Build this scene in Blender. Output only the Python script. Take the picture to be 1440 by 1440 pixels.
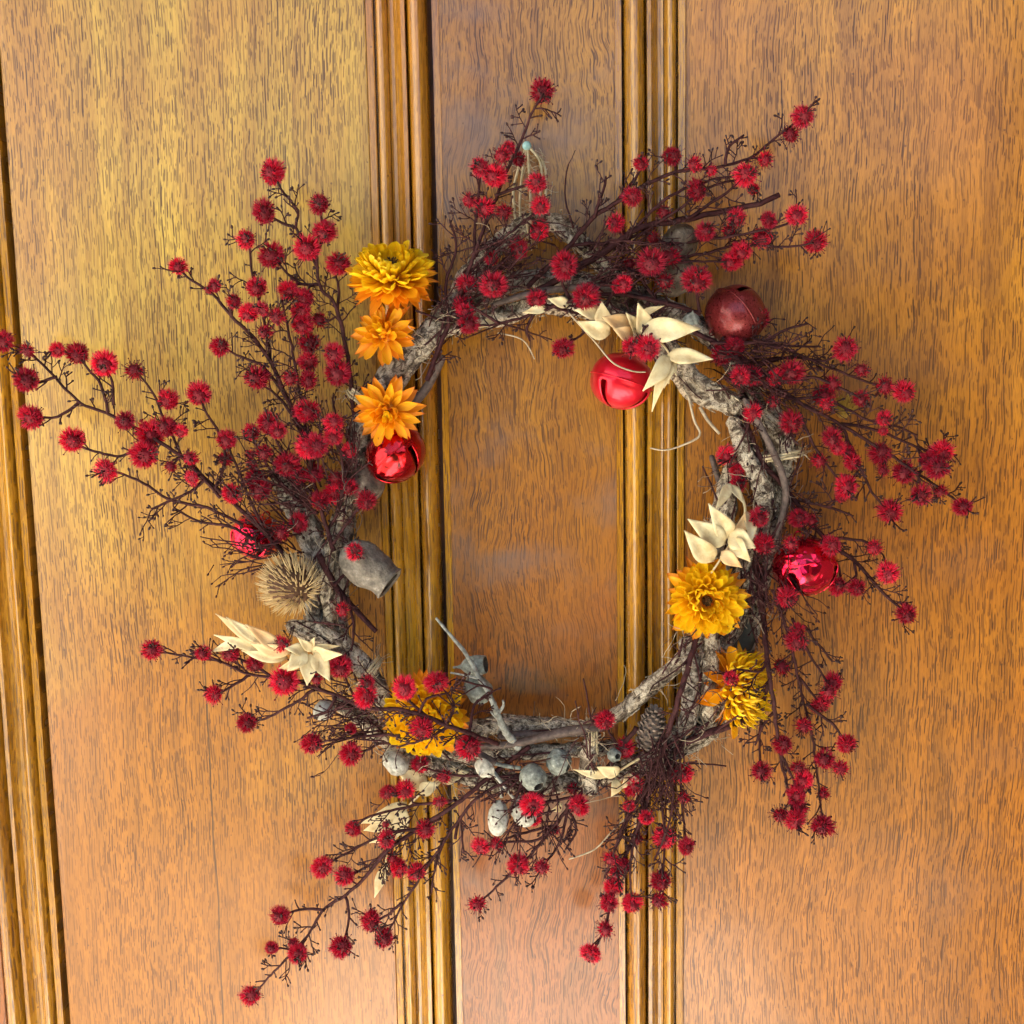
import bpy, math, random
from mathutils import Vector, Matrix, Quaternion, noise
random.seed(7)
R_ = random.random
def U(a, b): return a + (b - a) * random.random()

# ------------------------------------------------------------------ scene, camera, sky, sun
for o in list(bpy.data.objects): bpy.data.objects.remove(o)
SC = bpy.context.scene
COL = SC.collection

F = 1560.0                      # focal length in photo pixels (1440 px wide)
DIST = 0.78                     # camera to door along the axis
Z0 = 1.45                       # height of the picture centre above the ground
_v = Vector(((930 - 720) / F, -12195 / F, -1)).normalized()
_up = -_v
_fw = Vector((0, 0, -1)); _fw = (_fw - _up * _fw.dot(_up)).normalized()
_rt = _fw.cross(_up)
RM = Matrix((_rt, _fw, _up))     # camera -> world
_dc = RM @ Vector((0, 0, -1))
CAMLOC = Vector((0, 0, Z0)) - _dc * DIST
cam_d = bpy.data.cameras.new('camera'); cam = bpy.data.objects.new('camera', cam_d); COL.objects.link(cam)
cam.matrix_world = Matrix.Translation(CAMLOC) @ RM.to_4x4()
cam_d.sensor_width = 36; cam_d.lens = 36 * F / 1440; cam_d.clip_start = 0.01; cam_d.clip_end = 500
SC.camera = cam
SC.render.resolution_x = SC.render.resolution_y = 1024

SUN_EL, SUN_AZ = 58.0, 138.0      # degrees; azimuth from +Y (behind the wall) towards +X
w = bpy.data.worlds.new('World'); SC.world = w; w.use_nodes = True
nt = w.node_tree; nt.nodes.clear()
wo = nt.nodes.new('ShaderNodeOutputWorld'); bg = nt.nodes.new('ShaderNodeBackground'); sky = nt.nodes.new('ShaderNodeTexSky')
sky.sky_type = 'NISHITA'; sky.sun_disc = False
sky.sun_elevation = math.radians(SUN_EL); sky.sun_rotation = math.radians(SUN_AZ)
sky.dust_density = 1.2; sky.ozone_density = 0.6
bg.inputs[1].default_value = 0.05
nt.links.new(sky.outputs[0], bg.inputs[0]); nt.links.new(bg.outputs[0], wo.inputs[0])

sl = bpy.data.lights.new('sun', 'SUN'); sl.energy = 5.0; sl.angle = math.radians(0.5); sl.color = (1, 0.94, 0.84)
sun = bpy.data.objects.new('sun', sl); COL.objects.link(sun)
_el, _az = math.radians(SUN_EL), math.radians(SUN_AZ)
SUND = Vector((math.sin(_az) * math.cos(_el), math.cos(_az) * math.cos(_el), math.sin(_el)))
sun.rotation_euler = SUND.to_track_quat('Z', 'Y').to_euler(); sun.location = (0, 3, 6)

SC.view_settings.view_transform = 'Standard'; SC.view_settings.look = 'None'
SC.view_settings.exposure = 2.74; SC.view_settings.gamma = 1

# ------------------------------------------------------------------ helpers
def P(px, py, d=0.0):
    """photo pixel -> world point d millimetres in front of the door's face"""
    r = RM @ Vector(((px - 720) / F, (720 - py) / F, -1))
    t = (-d * 0.001 - CAMLOC.y) / r.y
    return CAMLOC + r * t
PX = DIST / F                    # one photo pixel on the door, in metres
def spx(d): return PX * (1 - d * 0.001 / DIST)
RGT, UP, FRONT = Vector((1, 0, 0)), Vector((0, 0, 1)), Vector((0, -1, 0))

class MB:
    def __init__(s): s.v, s.f, s.m = [], [], []
    def add(s, vs, fs, mi=0):
        b = len(s.v); s.v.extend([tuple(x) for x in vs]); s.f.extend([tuple(i + b for i in q) for q in fs]); s.m.extend([mi] * len(fs))
    def mesh(s, name, mats, smooth=True):
        me = bpy.data.meshes.new(name); me.from_pydata(s.v, [], s.f)
        for m in (mats if isinstance(mats, (list, tuple)) else [mats]): me.materials.append(m)
        me.polygons.foreach_set('material_index', s.m)
        if smooth: me.polygons.foreach_set('use_smooth', [True] * len(s.f))
        me.update(); return me
    def obj(s, name, mats, parent=None, smooth=True):
        return link(name, s.mesh(name, mats, smooth), parent)
def link(name, me, parent=None, M=None):
    o = bpy.data.objects.new(name, me); COL.objects.link(o)
    if parent is not None: o.parent = parent
    if M is not None: o.matrix_basis = M
    return o
def tag(o, label=None, cat=None, group=None, kind=None):
    for k, x in (('label', label), ('category', cat), ('group', group), ('kind', kind)):
        if x: o[k] = x
    return o
def thing(name, label, cat, loc=None, group=None):
    """Empty at the thing's base; parts are modelled in its local frame (translation only)"""
    o = bpy.data.objects.new(name, None); COL.objects.link(o)
    o.location = loc if loc is not None else (0, 0, 0); o.empty_display_size = 0.01
    return tag(o, label, cat, group)
def cat_rom(pts, step):
    """pts: list of Vectors with optional radius (tuples (Vector, r)); resampled at about step"""
    out = []
    n = len(pts)
    for i in range(n - 1):
        p0, r0 = pts[max(i - 1, 0)]; p1, r1 = pts[i]; p2, r2 = pts[i + 1]; p3, r3 = pts[min(i + 2, n - 1)]
        k = max(1, int((p2 - p1).length / step))
        for j in range(k):
            t = j / k; t2, t3 = t * t, t * t * t
            q = 0.5 * ((2 * p1) + (p2 - p0) * t + (2 * p0 - 5 * p1 + 4 * p2 - p3) * t2 + (3 * p1 - p0 - 3 * p2 + p3) * t3)
            out.append((q, r1 + (r2 - r1) * t))
    out.append(pts[-1]); return out
def tube(mb, pts, sides=6, mi=0, rfun=None, caps=True):
    n = len(pts)
    if n < 2: return
    tg = []
    for i in range(n):
        a = pts[max(i - 1, 0)][0]; b = pts[min(i + 1, n - 1)][0]; t = (b - a)
        tg.append(t.normalized() if t.length > 1e-9 else Vector((0, 0, 1)))
    u = tg[0].orthogonal().normalized(); vs = []; L = 0.0
    for i in range(n):
        t = tg[i]; u = (u - t * u.dot(t)); u = u.normalized() if u.length > 1e-9 else t.orthogonal().normalized()
        w_ = t.cross(u)
        if i: L += (pts[i][0] - pts[i - 1][0]).length
        for k in range(sides):
            a = 2 * math.pi * k / sides
            r = pts[i][1] * (rfun(a, L, i) if rfun else 1)
            vs.append(pts[i][0] + (u * math.cos(a) + w_ * math.sin(a)) * r)
    fs = [(i * sides + k, i * sides + (k + 1) % sides, (i + 1) * sides + (k + 1) % sides, (i + 1) * sides + k)
          for i in range(n - 1) for k in range(sides)]
    if caps:
        fs.append(tuple(reversed(range(sides)))); fs.append(tuple((n - 1) * sides + k for k in range(sides)))
    mb.add(vs, fs, mi)
def ball(mb, c, r, axis=None, stretch=1.0, nu=6, nv=4, mi=0, rf=None):
    q = (axis or UP).to_track_quat('Z', 'Y'); vs = [c + q @ Vector((0, 0, -r * stretch))]
    for j in range(1, nv):
        th = math.pi * j / nv
        for k in range(nu):
            a = 2 * math.pi * k / nu; d = Vector((math.sin(th) * math.cos(a), math.sin(th) * math.sin(a), -math.cos(th) * stretch))
            vs.append(c + q @ (d * r * (rf(d) if rf else 1)))
    vs.append(c + q @ Vector((0, 0, r * stretch))); T = len(vs) - 1
    fs = [(0, 1 + (k + 1) % nu, 1 + k) for k in range(nu)]
    for j in range(nv - 2):
        b = 1 + j * nu
        fs += [(b + k, b + (k + 1) % nu, b + nu + (k + 1) % nu, b + nu + k) for k in range(nu)]
    b = 1 + (nv - 2) * nu
    fs += [(b + k, b + (k + 1) % nu, T) for k in range(nu)]
    mb.add(vs, fs, mi)
def lathe(mb, prof, axis, origin, seg=24, mi=0, wob=0.0):
    """prof: list of (r, h) along axis"""
    q = axis.to_track_quat('Z', 'Y'); vs = []
    for i, (r, h) in enumerate(prof):
        for k in range(seg):
            a = 2 * math.pi * k / seg
            rr = r * (1 + (.018 * math.sin(11 * a + 3 * noise.noise(Vector((h * 90, r * 50, 1)))) if wob else 0) + wob * noise.noise(Vector((math.cos(a) * 2, math.sin(a) * 2, h * 120))))
            vs.append(origin + q @ Vector((rr * math.cos(a), rr * math.sin(a), h)))
    n = len(prof)
    fs = [(i * seg + k, i * seg + (k + 1) % seg, (i + 1) * seg + (k + 1) % seg, (i + 1) * seg + k) for i in range(n - 1) for k in range(seg)]
    mb.add(vs, fs, mi)

# ------------------------------------------------------------------ materials
def mat(name):
    m = bpy.data.materials.new(name); m.use_nodes = True; t = m.node_tree
    return m, t, t.nodes['Principled BSDF']
def N(t, typ, **kw):
    n = t.nodes.new(typ)
    for k, x in kw.items():
        if k.startswith('i_'):
            key = k[2:]; n.inputs[int(key) if key.isdigit() else key.replace('_', ' ')].default_value = x
        else: setattr(n, k, x)
    return n
def L(t, a, b): t.links.new(a, b)
def ramp(t, fac, stops):
    r = t.nodes.new('ShaderNodeValToRGB'); cr = r.color_ramp
    while len(cr.elements) > 1: cr.elements.remove(cr.elements[0])
    cr.elements[0].position = stops[0][0]; cr.elements[0].color = (*stops[0][1], 1)
    for p, c in stops[1:]:
        e = cr.elements.new(p); e.color = (*c, 1)
    L(t, fac, r.inputs[0]); return r
def mix(t, fac, a, b, mode='MIX'):
    m = t.nodes.new('ShaderNodeMix'); m.data_type = 'RGBA'; m.blend_type = mode
    for sock, x in ((m.inputs[0], fac), (m.inputs[6], a), (m.inputs[7], b)):
        if hasattr(x, 'links'): L(t, x, sock)
        elif isinstance(x, tuple): sock.default_value = (*x, 1)
        else: sock.default_value = x
    return m.outputs[2]
def mrange(t, x, a, b, c=0.0, d=1.0):
    m = N(t, 'ShaderNodeMapRange', i_1=a, i_2=b, i_3=c, i_4=d); L(t, x, m.inputs[0]); return m.outputs[0]
def math_(t, op, a, b=None):
    m = t.nodes.new('ShaderNodeMath'); m.operation = op
    for i, x in enumerate((a, b)):
        if x is None: continue
        if hasattr(x, 'links'): L(t, x, m.inputs[i])
        else: m.inputs[i].default_value = x
    return m.outputs[0]

def wood(name, seed, dark, midc, light, figure=0.0, pore=0.95, rough=0.34, crack=None, low=None, plen=0.085, coat=0.48, crough=0.15):
    """varnished veneer: colour bands, short dark pores along Z, wandering figure"""
    m, t, b = mat(name)
    g = t.nodes.new('ShaderNodeNewGeometry')
    off = N(t, 'ShaderNodeVectorMath', operation='ADD'); off.inputs[1].default_value = (seed * 3.1, seed * 1.7, seed * 2.3)
    L(t, g.outputs['Position'], off.inputs[0]); pos = off.outputs[0]
    # wander of the grain
    wn = N(t, 'ShaderNodeTexNoise', i_Scale=5.0, i_Detail=2.0); L(t, pos, wn.inputs['Vector'])
    wv = N(t, 'ShaderNodeVectorMath', operation='SCALE'); wv.inputs['Scale'].default_value = 0.010 + figure * 0.045
    wc = N(t, 'ShaderNodeVectorMath', operation='SUBTRACT'); wc.inputs[1].default_value = (.5, .5, .5)
    L(t, wn.outputs['Color'], wc.inputs[0]); L(t, wc.outputs[0], wv.inputs[0])
    w2 = N(t, 'ShaderNodeTexNoise', i_Scale=28.0, i_Detail=2.0); L(t, pos, w2.inputs['Vector'])
    wc2 = N(t, 'ShaderNodeVectorMath', operation='SUBTRACT'); wc2.inputs[1].default_value = (.5, .5, .5); L(t, w2.outputs['Color'], wc2.inputs[0])
    wv2 = N(t, 'ShaderNodeVectorMath', operation='SCALE'); wv2.inputs['Scale'].default_value = 0.003 + figure * 0.007; L(t, wc2.outputs[0], wv2.inputs[0])
    a1 = N(t, 'ShaderNodeVectorMath', operation='ADD'); L(t, pos, a1.inputs[0]); L(t, wv.outputs[0], a1.inputs[1])
    a2 = N(t, 'ShaderNodeVectorMath', operation='ADD'); L(t, a1.outputs[0], a2.inputs[0]); L(t, wv2.outputs[0], a2.inputs[1])
    def stretched(sx, sz, scale, detail, rough_=0.5, src=a2):
        mp = N(t, 'ShaderNodeMapping'); mp.inputs['Scale'].default_value = (sx, sx * 0.5, sz); L(t, src.outputs[0], mp.inputs['Vector'])
        n = N(t, 'ShaderNodeTexNoise', i_Scale=scale, i_Detail=detail, i_Roughness=rough_); L(t, mp.outputs[0], n.inputs['Vector'])
        return n.outputs[0]
    bands = stretched(1, 0.06, 60, 3)                      # broad growth bands
    patch = stretched(1, 0.5, 7, 2)                        # blotchy tone of the varnish
    fine = stretched(1, 0.03, 600, 2)                      # fine streaks
    pores = stretched(1, plen * .62, 2200, 2.0, 0.5)            # short open pores
    pores2 = stretched(1, plen * .42, 1500, 2, 0.5)
    c = ramp(t, mrange(t, patch, 0.3, 0.7), [(0.0, midc), (1.0, light)]).outputs[0]
    if low:                                                 # the veneer turns redder towards the foot of the door
        sz = N(t, 'ShaderNodeSeparateXYZ'); L(t, g.outputs['Position'], sz.inputs[0])
        pn = N(t, 'ShaderNodeTexNoise', i_Scale=4.5, i_Detail=3.0); L(t, pos, pn.inputs['Vector'])
        zz = math_(t, 'ADD', sz.outputs[2], mrange(t, pn.outputs[0], .25, .75, -.22, .22))
        c = mix(t, mrange(t, zz, Z0 + .20, Z0 - .16), c, low)
    c = mix(t, mrange(t, bands, 0.42, 0.75, 0, 0.6), c, dark)
    c = mix(t, mrange(t, fine, 0.45, 0.75, 0, 0.35), c, dark)
    pm = mrange(t, pores, 0.51, 0.58, 0, pore)
    pm2 = mrange(t, pores2, 0.585, 0.64, 0, pore)
    # crisp open pores: short dashes in narrow columns, each with its own place and length
    sa = N(t, 'ShaderNodeSeparateXYZ'); L(t, a2.outputs[0], sa.inputs[0])
    def dashes(width, length, hw, keep, amt):
        u = math_(t, 'DIVIDE', sa.outputs[0], width); col = math_(t, 'FLOOR', u)
        w1 = N(t, 'ShaderNodeTexWhiteNoise', noise_dimensions='1D'); L(t, col, w1.inputs['W'])
        v = math_(t, 'ADD', math_(t, 'DIVIDE', sa.outputs[2], length), math_(t, 'MULTIPLY', w1.outputs['Value'], 23.0)); cell = math_(t, 'FLOOR', v)
        cx = t.nodes.new('ShaderNodeCombineXYZ'); L(t, col, cx.inputs[0]); L(t, cell, cx.inputs[1])
        w2_ = N(t, 'ShaderNodeTexWhiteNoise', noise_dimensions='2D'); L(t, cx.outputs[0], w2_.inputs['Vector'])
        rc = N(t, 'ShaderNodeSeparateColor'); L(t, w2_.outputs['Color'], rc.inputs[0])
        fu = math_(t, 'ABSOLUTE', math_(t, 'SUBTRACT', math_(t, 'FRACT', u), mrange(t, rc.outputs[0], 0, 1, .32, .68)))
        mu = mrange(t, fu, hw * .55, hw * 1.25, 1, 0); fv = math_(t, 'FRACT', v)
        end = mrange(t, rc.outputs[1], 0, 1, .25, .95)
        mv = math_(t, 'MULTIPLY', mrange(t, math_(t, 'SUBTRACT', end, fv), 0, .12, 0, 1), mrange(t, fv, 0.0, .10, 0, 1))
        st = mrange(t, rc.outputs[2], 1 - keep, 1.0, 0.50, amt); on = math_(t, 'GREATER_THAN', rc.outputs[2], 1 - keep)
        return math_(t, 'MULTIPLY', math_(t, 'MULTIPLY', mu, mv), math_(t, 'MULTIPLY', st, on))
    d1 = dashes(0.00185, 0.30 * plen, .25, .74, 1.0); d2 = dashes(0.00115, 0.16 * plen, .30, .55, .9); d3 = dashes(0.00310, 0.55 * plen, .16, .40, 1.0)
    d2 = math_(t, 'MAXIMUM', d2, d3)
    dd = math_(t, 'MULTIPLY', math_(t, 'MAXIMUM', d1, d2), pore)
    pm = math_(t, 'MULTIPLY', pm, 0.30); pm2 = math_(t, 'MAXIMUM', math_(t, 'MULTIPLY', pm2, 0.25), dd)
    dn = stretched(1, 0.35, 11, 2.0)                          # pores crowd in some streaks and thin out in others
    pmask = math_(t, 'MULTIPLY', math_(t, 'MAXIMUM', pm, pm2), mrange(t, dn, 0.34, 0.54, 0.55, 1.0))
    fg = stretched(1, 0.20, 5.5, 1.5)                         # cathedral figure: contour lines of a slow field
    fr = math_(t, 'FRACT', math_(t, 'MULTIPLY', fg, 16.0))
    c = mix(t, mrange(t, fr, 0.72, 1.0, 0, 0.22 + 0.14 * figure), c, dark)
    vdark = (dark[0] * 0.20, dark[1] * 0.12, dark[2] * 0.09)
    c = mix(t, pmask, c, vdark)
    if figure > 0:                                          # grey-brown stained clouds
        st = N(t, 'ShaderNodeTexNoise', i_Scale=9.0, i_Detail=4.0, i_Roughness=0.6)
        mp = N(t, 'ShaderNodeMapping'); mp.inputs['Scale'].default_value = (1, 1, 1.6); L(t, a1.outputs[0], mp.inputs['Vector']); L(t, mp.outputs[0], st.inputs['Vector'])
        c = mix(t, mrange(t, st.outputs[0], 0.50, 0.70, 0, 0.72 * figure), c, (0.17, 0.105, 0.078))
    # specks and small dents
    vo = N(t, 'ShaderNodeTexVoronoi', i_Scale=75.0); L(t, pos, vo.inputs['Vector'])
    c = mix(t, mrange(t, vo.outputs['Distance'], 0.04, 0.075, 0.6, 0.0), c, (0.05, 0.025, 0.012))
    if crack:                                               # hairline split: (x, z top, drift)
        sx = N(t, 'ShaderNodeSeparateXYZ'); L(t, g.outputs['Position'], sx.inputs[0])
        cn = N(t, 'ShaderNodeTexNoise', i_Scale=14.0, i_Detail=2.0); L(t, g.outputs['Position'], cn.inputs['Vector'])
        dx = math_(t, 'ABSOLUTE', math_(t, 'ADD', math_(t, 'SUBTRACT', sx.outputs[0], crack[0]), mrange(t, cn.outputs[0], 0, 1, -0.0035, 0.0035)))
        cm = math_(t, 'MULTIPLY', mrange(t, dx, 0.0003, 0.0008, 0.8, 0), mrange(t, sx.outputs[2], crack[1], crack[1] - 0.05, 0, 1))
        c = mix(t, cm, c, (0.03, 0.014, 0.008))
    L(t, c, b.inputs['Base Color'])
    bump = N(t, 'ShaderNodeBump', i_Strength=0.35, i_Distance=0.0004)
    hh = math_(t, 'SUBTRACT', math_(t, 'MULTIPLY', fine, 0.5), pmask); L(t, hh, bump.inputs['Height'])
    L(t, bump.outputs[0], b.inputs['Normal'])
    rr = math_(t, 'ADD', mrange(t, patch, 0.3, 0.7, rough - 0.05, rough + 0.07), math_(t, 'MULTIPLY', pmask, 0.2)); L(t, rr, b.inputs['Roughness'])
    b.inputs['Specular IOR Level'].default_value = 0.45
    b.inputs['Coat Weight'].default_value = coat; b.inputs['Coat Roughness'].default_value = crough; b.inputs['Coat IOR'].default_value = 1.55
    return m

def simple(name, c1, c2, scale=200, rough=0.7, bump=0.0, c3=None, trans=0.0, detail=4, rnd=0.0, metal=0.0, bscale=None, spec=0.4):
    m, t, b = mat(name)
    tc = t.nodes.new('ShaderNodeNewGeometry')
    n = N(t, 'ShaderNodeTexNoise', i_Scale=scale, i_Detail=detail, i_Roughness=0.6); L(t, tc.outputs['Position'], n.inputs['Vector'])
    st = [(0.32, c1), (0.62, c2)]
    if c3: st.append((0.75, c3))
    c = ramp(t, n.outputs[0], st).outputs[0]
    if rnd:
        oi = t.nodes.new('ShaderNodeObjectInfo')
        hs = N(t, 'ShaderNodeHueSaturation'); L(t, mrange(t, oi.outputs['Random'], 0, 1, 1 - rnd, 1 + rnd), hs.inputs['Value']); L(t, c, hs.inputs['Color']); c = hs.outputs[0]
    L(t, c, b.inputs['Base Color']); b.inputs['Roughness'].default_value = rough; b.inputs['Metallic'].default_value = metal
    b.inputs['Specular IOR Level'].default_value = spec
    if bump:
        nb = N(t, 'ShaderNodeTexNoise', i_Scale=bscale or scale * 2, i_Detail=4.0); L(t, tc.outputs['Position'], nb.inputs['Vector'])
        bp = N(t, 'ShaderNodeBump', i_Strength=bump, i_Distance=0.001); L(t, nb.outputs[0], bp.inputs['Height']); L(t, bp.outputs[0], b.inputs['Normal'])
    if trans:
        tr = t.nodes.new('ShaderNodeBsdfTranslucent'); L(t, c, tr.inputs[0])
        ms = N(t, 'ShaderNodeMixShader', i_0=trans); out = t.nodes['Material Output']
        L(t, b.outputs[0], ms.inputs[1]); L(t, tr.outputs[0], ms.inputs[2]); L(t, ms.outputs[0], out.inputs[0])
    return m

M = {}
M['panel_left'] = wood('veneer_left', 1.0, (0.22, 0.085, 0.012), (0.46, 0.215, 0.020), (0.64, 0.48, 0.070), low=(0.40, 0.150, 0.012), plen=0.07, crack=(P(297, 1100)[0], P(290, 770)[2]))
M['panel_mid'] = wood('veneer_centre', 2.3, (0.19, 0.07, 0.011), (0.36, 0.150, 0.013), (0.44, 0.225, 0.020), figure=1.0, rough=0.36, low=(0.32, 0.092, 0.007))
M['panel_right'] = wood('veneer_right', 3.7, (0.20, 0.072, 0.007), (0.52, 0.215, 0.016), (0.60, 0.295, 0.024), figure=0.25, low=(0.45, 0.160, 0.012))
M['trim'] = wood('moulding_wood', 5.2, (0.17, 0.052, 0.005), (0.46, 0.195, 0.013), (0.58, 0.31, 0.024), pore=0.8, rough=0.18, coat=0.7, crough=0.12)
M['gap'] = simple('groove_painted_shade', (0.05, 0.018, 0.008), (0.09, 0.03, 0.012), 90, 0.6)  # dark tone standing in for shade in the moulding grooves
def bark(name, a, b_, c, seed):
    m, t, b = mat(name)
    g = t.nodes.new('ShaderNodeNewGeometry')
    n1 = N(t, 'ShaderNodeTexNoise', i_Scale=130.0, i_Detail=5.0, i_Roughness=0.65, i_Distortion=1.5); L(t, g.outputs['Position'], n1.inputs['Vector'])
    n2 = N(t, 'ShaderNodeTexNoise', i_Scale=35.0, i_Detail=2.0); L(t, g.outputs['Position'], n2.inputs['Vector'])
    n3 = N(t, 'ShaderNodeTexNoise', i_Scale=520.0, i_Detail=3.0, i_Distortion=2.0); L(t, g.outputs['Position'], n3.inputs['Vector'])
    c0 = ramp(t, n1.outputs[0], [(0.38, a), (0.46, b_), (0.56, c)]).outputs[0]
    c1 = mix(t, mrange(t, n2.outputs[0], 0.42, 0.68, 0, 0.45), c0, b_)
    c2 = mix(t, mrange(t, n3.outputs[0], 0.52, 0.66, 0, 0.75), c1, a)
    L(t, c2, b.inputs['Base Color']); b.inputs['Roughness'].default_value = 0.85; b.inputs['Specular IOR Level'].default_value = 0.2
    bp = N(t, 'ShaderNodeBump', i_Strength=1.0, i_Distance=0.002); L(t, math_(t, 'SUBTRACT', n1.outputs[0], math_(t, 'MULTIPLY', n3.outputs[0], 0.6)), bp.inputs['Height']); L(t, bp.outputs[0], b.inputs['Normal'])
    return m
M['bark'] = bark('vine_bark', (0.045, 0.03, 0.022), (0.24, 0.19, 0.135), (0.74, 0.66, 0.50), 0)
M['bark_grey'] = bark('vine_bark_grey', (0.035, 0.028, 0.024), (0.20, 0.165, 0.13), (0.55, 0.50, 0.41), 1)
M['stick'] = simple('dark_stick', (0.05, 0.035, 0.03), (0.13, 0.095, 0.08), 300, 0.65, 0.4)
M['stem'] = simple('sprig_stem', (0.020, 0.0055, 0.006), (0.060, 0.020, 0.021), 260, 0.7, 0.3, spec=0.15)
M['bud'] = simple('sprig_bud', (0.016, 0.004, 0.005), (0.04, 0.010, 0.010), 400, 0.6)
def red(name, col, rnd, trans):
    m, t, b = mat(name)
    oi = t.nodes.new('ShaderNodeObjectInfo')
    dk = tuple(x * 0.55 for x in col)
    c = mix(t, oi.outputs['Random'], dk, col)
    L(t, c, b.inputs['Base Color']); b.inputs['Roughness'].default_value = 0.6; b.inputs['Specular IOR Level'].default_value = 0.3
    if trans:
        tr = t.nodes.new('ShaderNodeBsdfTranslucent'); L(t, c, tr.inputs[0])
        ms = N(t, 'ShaderNodeMixShader', i_0=trans); L(t, b.outputs[0], ms.inputs[1]); L(t, tr.outputs[0], ms.inputs[2]); L(t, ms.outputs[0], t.nodes['Material Output'].inputs[0])
    return m
M['fuzz'] = red('floret_red', (0.76, 0.009, 0.048), 0.3, 0.4)
M['tip'] = red('floret_pink_tip', (0.93, 0.065, 0.15), 0.3, 0.55)
M['core'] = red('floret_core', (0.22, 0.006, 0.018), 0.3, 0)
M['stamen'] = red('stamen_dark', (0.13, 0.004, 0.012), 0.3, 0)
def petal_mat(name, base, body, tip, rnd):
    m, t, b = mat(name)
    tc = t.nodes.new('ShaderNodeTexCoord'); sp = N(t, 'ShaderNodeSeparateXYZ'); L(t, tc.outputs['Generated'], sp.inputs[0]); oi = t.nodes.new('ShaderNodeObjectInfo')
    gx = sp.outputs[0]
    mp = N(t, 'ShaderNodeMapping'); mp.inputs['Scale'].default_value = (1.2, 16, 1); L(t, tc.outputs['Generated'], mp.inputs['Vector'])
    ofs = N(t, 'ShaderNodeVectorMath', operation='ADD'); L(t, mp.outputs[0], ofs.inputs[0])
    cmb = t.nodes.new('ShaderNodeCombineXYZ'); L(t, math_(t, 'MULTIPLY', oi.outputs['Random'], 50), cmb.inputs[0]); L(t, cmb.outputs[0], ofs.inputs[1])
    vn = N(t, 'ShaderNodeTexNoise', i_Scale=1.0, i_Detail=3.0); L(t, ofs.outputs[0], vn.inputs['Vector'])
    c = ramp(t, math_(t, 'ADD', gx, mrange(t, vn.outputs[0], .3, .7, -.14, .14)), [(0.12, base), (0.45, body), (0.80, body), (1.0, tip)]).outputs[0]
    c = mix(t, mrange(t, vn.outputs[0], .50, .72, 0, .40), c, base)
    tipm = math_(t, 'MULTIPLY', mrange(t, gx, .86, 1.0, 0, .8), mrange(t, oi.outputs['Random'], .55, .95, 0, 1)); c = mix(t, tipm, c, (.22, .07, .01))
    hs = N(t, 'ShaderNodeHueSaturation'); L(t, mrange(t, oi.outputs['Random'], 0, 1, 1 - rnd, 1 + rnd), hs.inputs['Value']); L(t, c, hs.inputs['Color']); c = hs.outputs[0]
    L(t, c, b.inputs['Base Color']); b.inputs['Roughness'].default_value = 0.42; b.inputs['Specular IOR Level'].default_value = 0.35
    bp = N(t, 'ShaderNodeBump', i_Strength=0.5, i_Distance=0.0005); L(t, vn.outputs[0], bp.inputs['Height']); L(t, bp.outputs[0], b.inputs['Normal'])
    tr = t.nodes.new('ShaderNodeBsdfTranslucent'); L(t, c, tr.inputs[0]); ms = N(t, 'ShaderNodeMixShader', i_0=.32)
    L(t, b.outputs[0], ms.inputs[1]); L(t, tr.outputs[0], ms.inputs[2]); L(t, ms.outputs[0], t.nodes['Material Output'].inputs[0]); return m
M['pet_y'] = petal_mat('petal_yellow', (0.82, 0.42, 0.006), (0.96, 0.64, 0.010), (0.97, 0.74, 0.02), .12)
M['pet_o'] = petal_mat('petal_orange', (0.80, 0.30, 0.006), (0.92, 0.46, 0.010), (0.90, 0.36, 0.010), .14)
M['pet_d'] = petal_mat('petal_deep_orange', (0.70, 0.22, 0.006), (0.86, 0.33, 0.010), (0.66, 0.15, 0.010), .16)
M['disc'] = simple('flower_disc', (0.03, 0.015, 0.005), (0.12, 0.06, 0.014), 500, 0.8, 0.6)
M['leaf'] = simple('bleached_leaf', (0.66, 0.50, 0.24), (0.88, 0.80, 0.50), 85, 0.5, 0.35, c3=(0.92, 0.87, 0.62), trans=0.25, rnd=0.08, bscale=500)
M['leaf_p'] = simple('peach_leaf', (0.72, 0.46, 0.20), (0.80, 0.62, 0.34), 60, 0.5, 0.15, trans=0.25, rnd=0.08, bscale=500)
M['leaf_g'] = simple('dark_leaf', (0.03, 0.035, 0.03), (0.07, 0.075, 0.065), 90, 0.6, 0.2)
M['nut_grey'] = simple('gumnut_grey', (0.085, 0.075, 0.06), (0.20, 0.18, 0.145), 260, 0.8, 0.8, c3=(0.36, 0.33, 0.28), detail=6, bscale=600)
M['nut_brown'] = simple('gumnut_brown', (0.06, 0.045, 0.03), (0.17, 0.13, 0.095), 220, 0.8, 0.8, c3=(0.32, 0.27, 0.20), detail=6, bscale=600)
M['nut_teal'] = simple('gumnut_bluegreen', (0.09, 0.10, 0.085), (0.27, 0.30, 0.26), 330, 0.8, 0.6, c3=(0.58, 0.60, 0.52), detail=6, bscale=600)
M['nut_pale'] = simple('gumnut_pale', (0.20, 0.20, 0.165), (0.55, 0.55, 0.47), 300, 0.75, 0.5, c3=(0.74, 0.73, 0.66), detail=6)
M['hollow'] = simple('gumnut_inside', (0.02, 0.016, 0.012), (0.05, 0.04, 0.03), 300, 0.9)
M['cone'] = simple('cone_scale', (0.09, 0.065, 0.05), (0.20, 0.155, 0.12), 300, 0.75, 0.4, rnd=0.2)
M['spine'] = simple('teasel_spine', (0.50, 0.35, 0.15), (0.70, 0.54, 0.28), 250, 0.55, trans=0.1)
M['teasel'] = simple('teasel_core', (0.05, 0.022, 0.012), (0.12, 0.06, 0.03), 300, 0.8)
M['raffia'] = simple('raffia', (0.42, 0.34, 0.19), (0.62, 0.53, 0.33), 200, 0.7, rnd=0.1)
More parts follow.
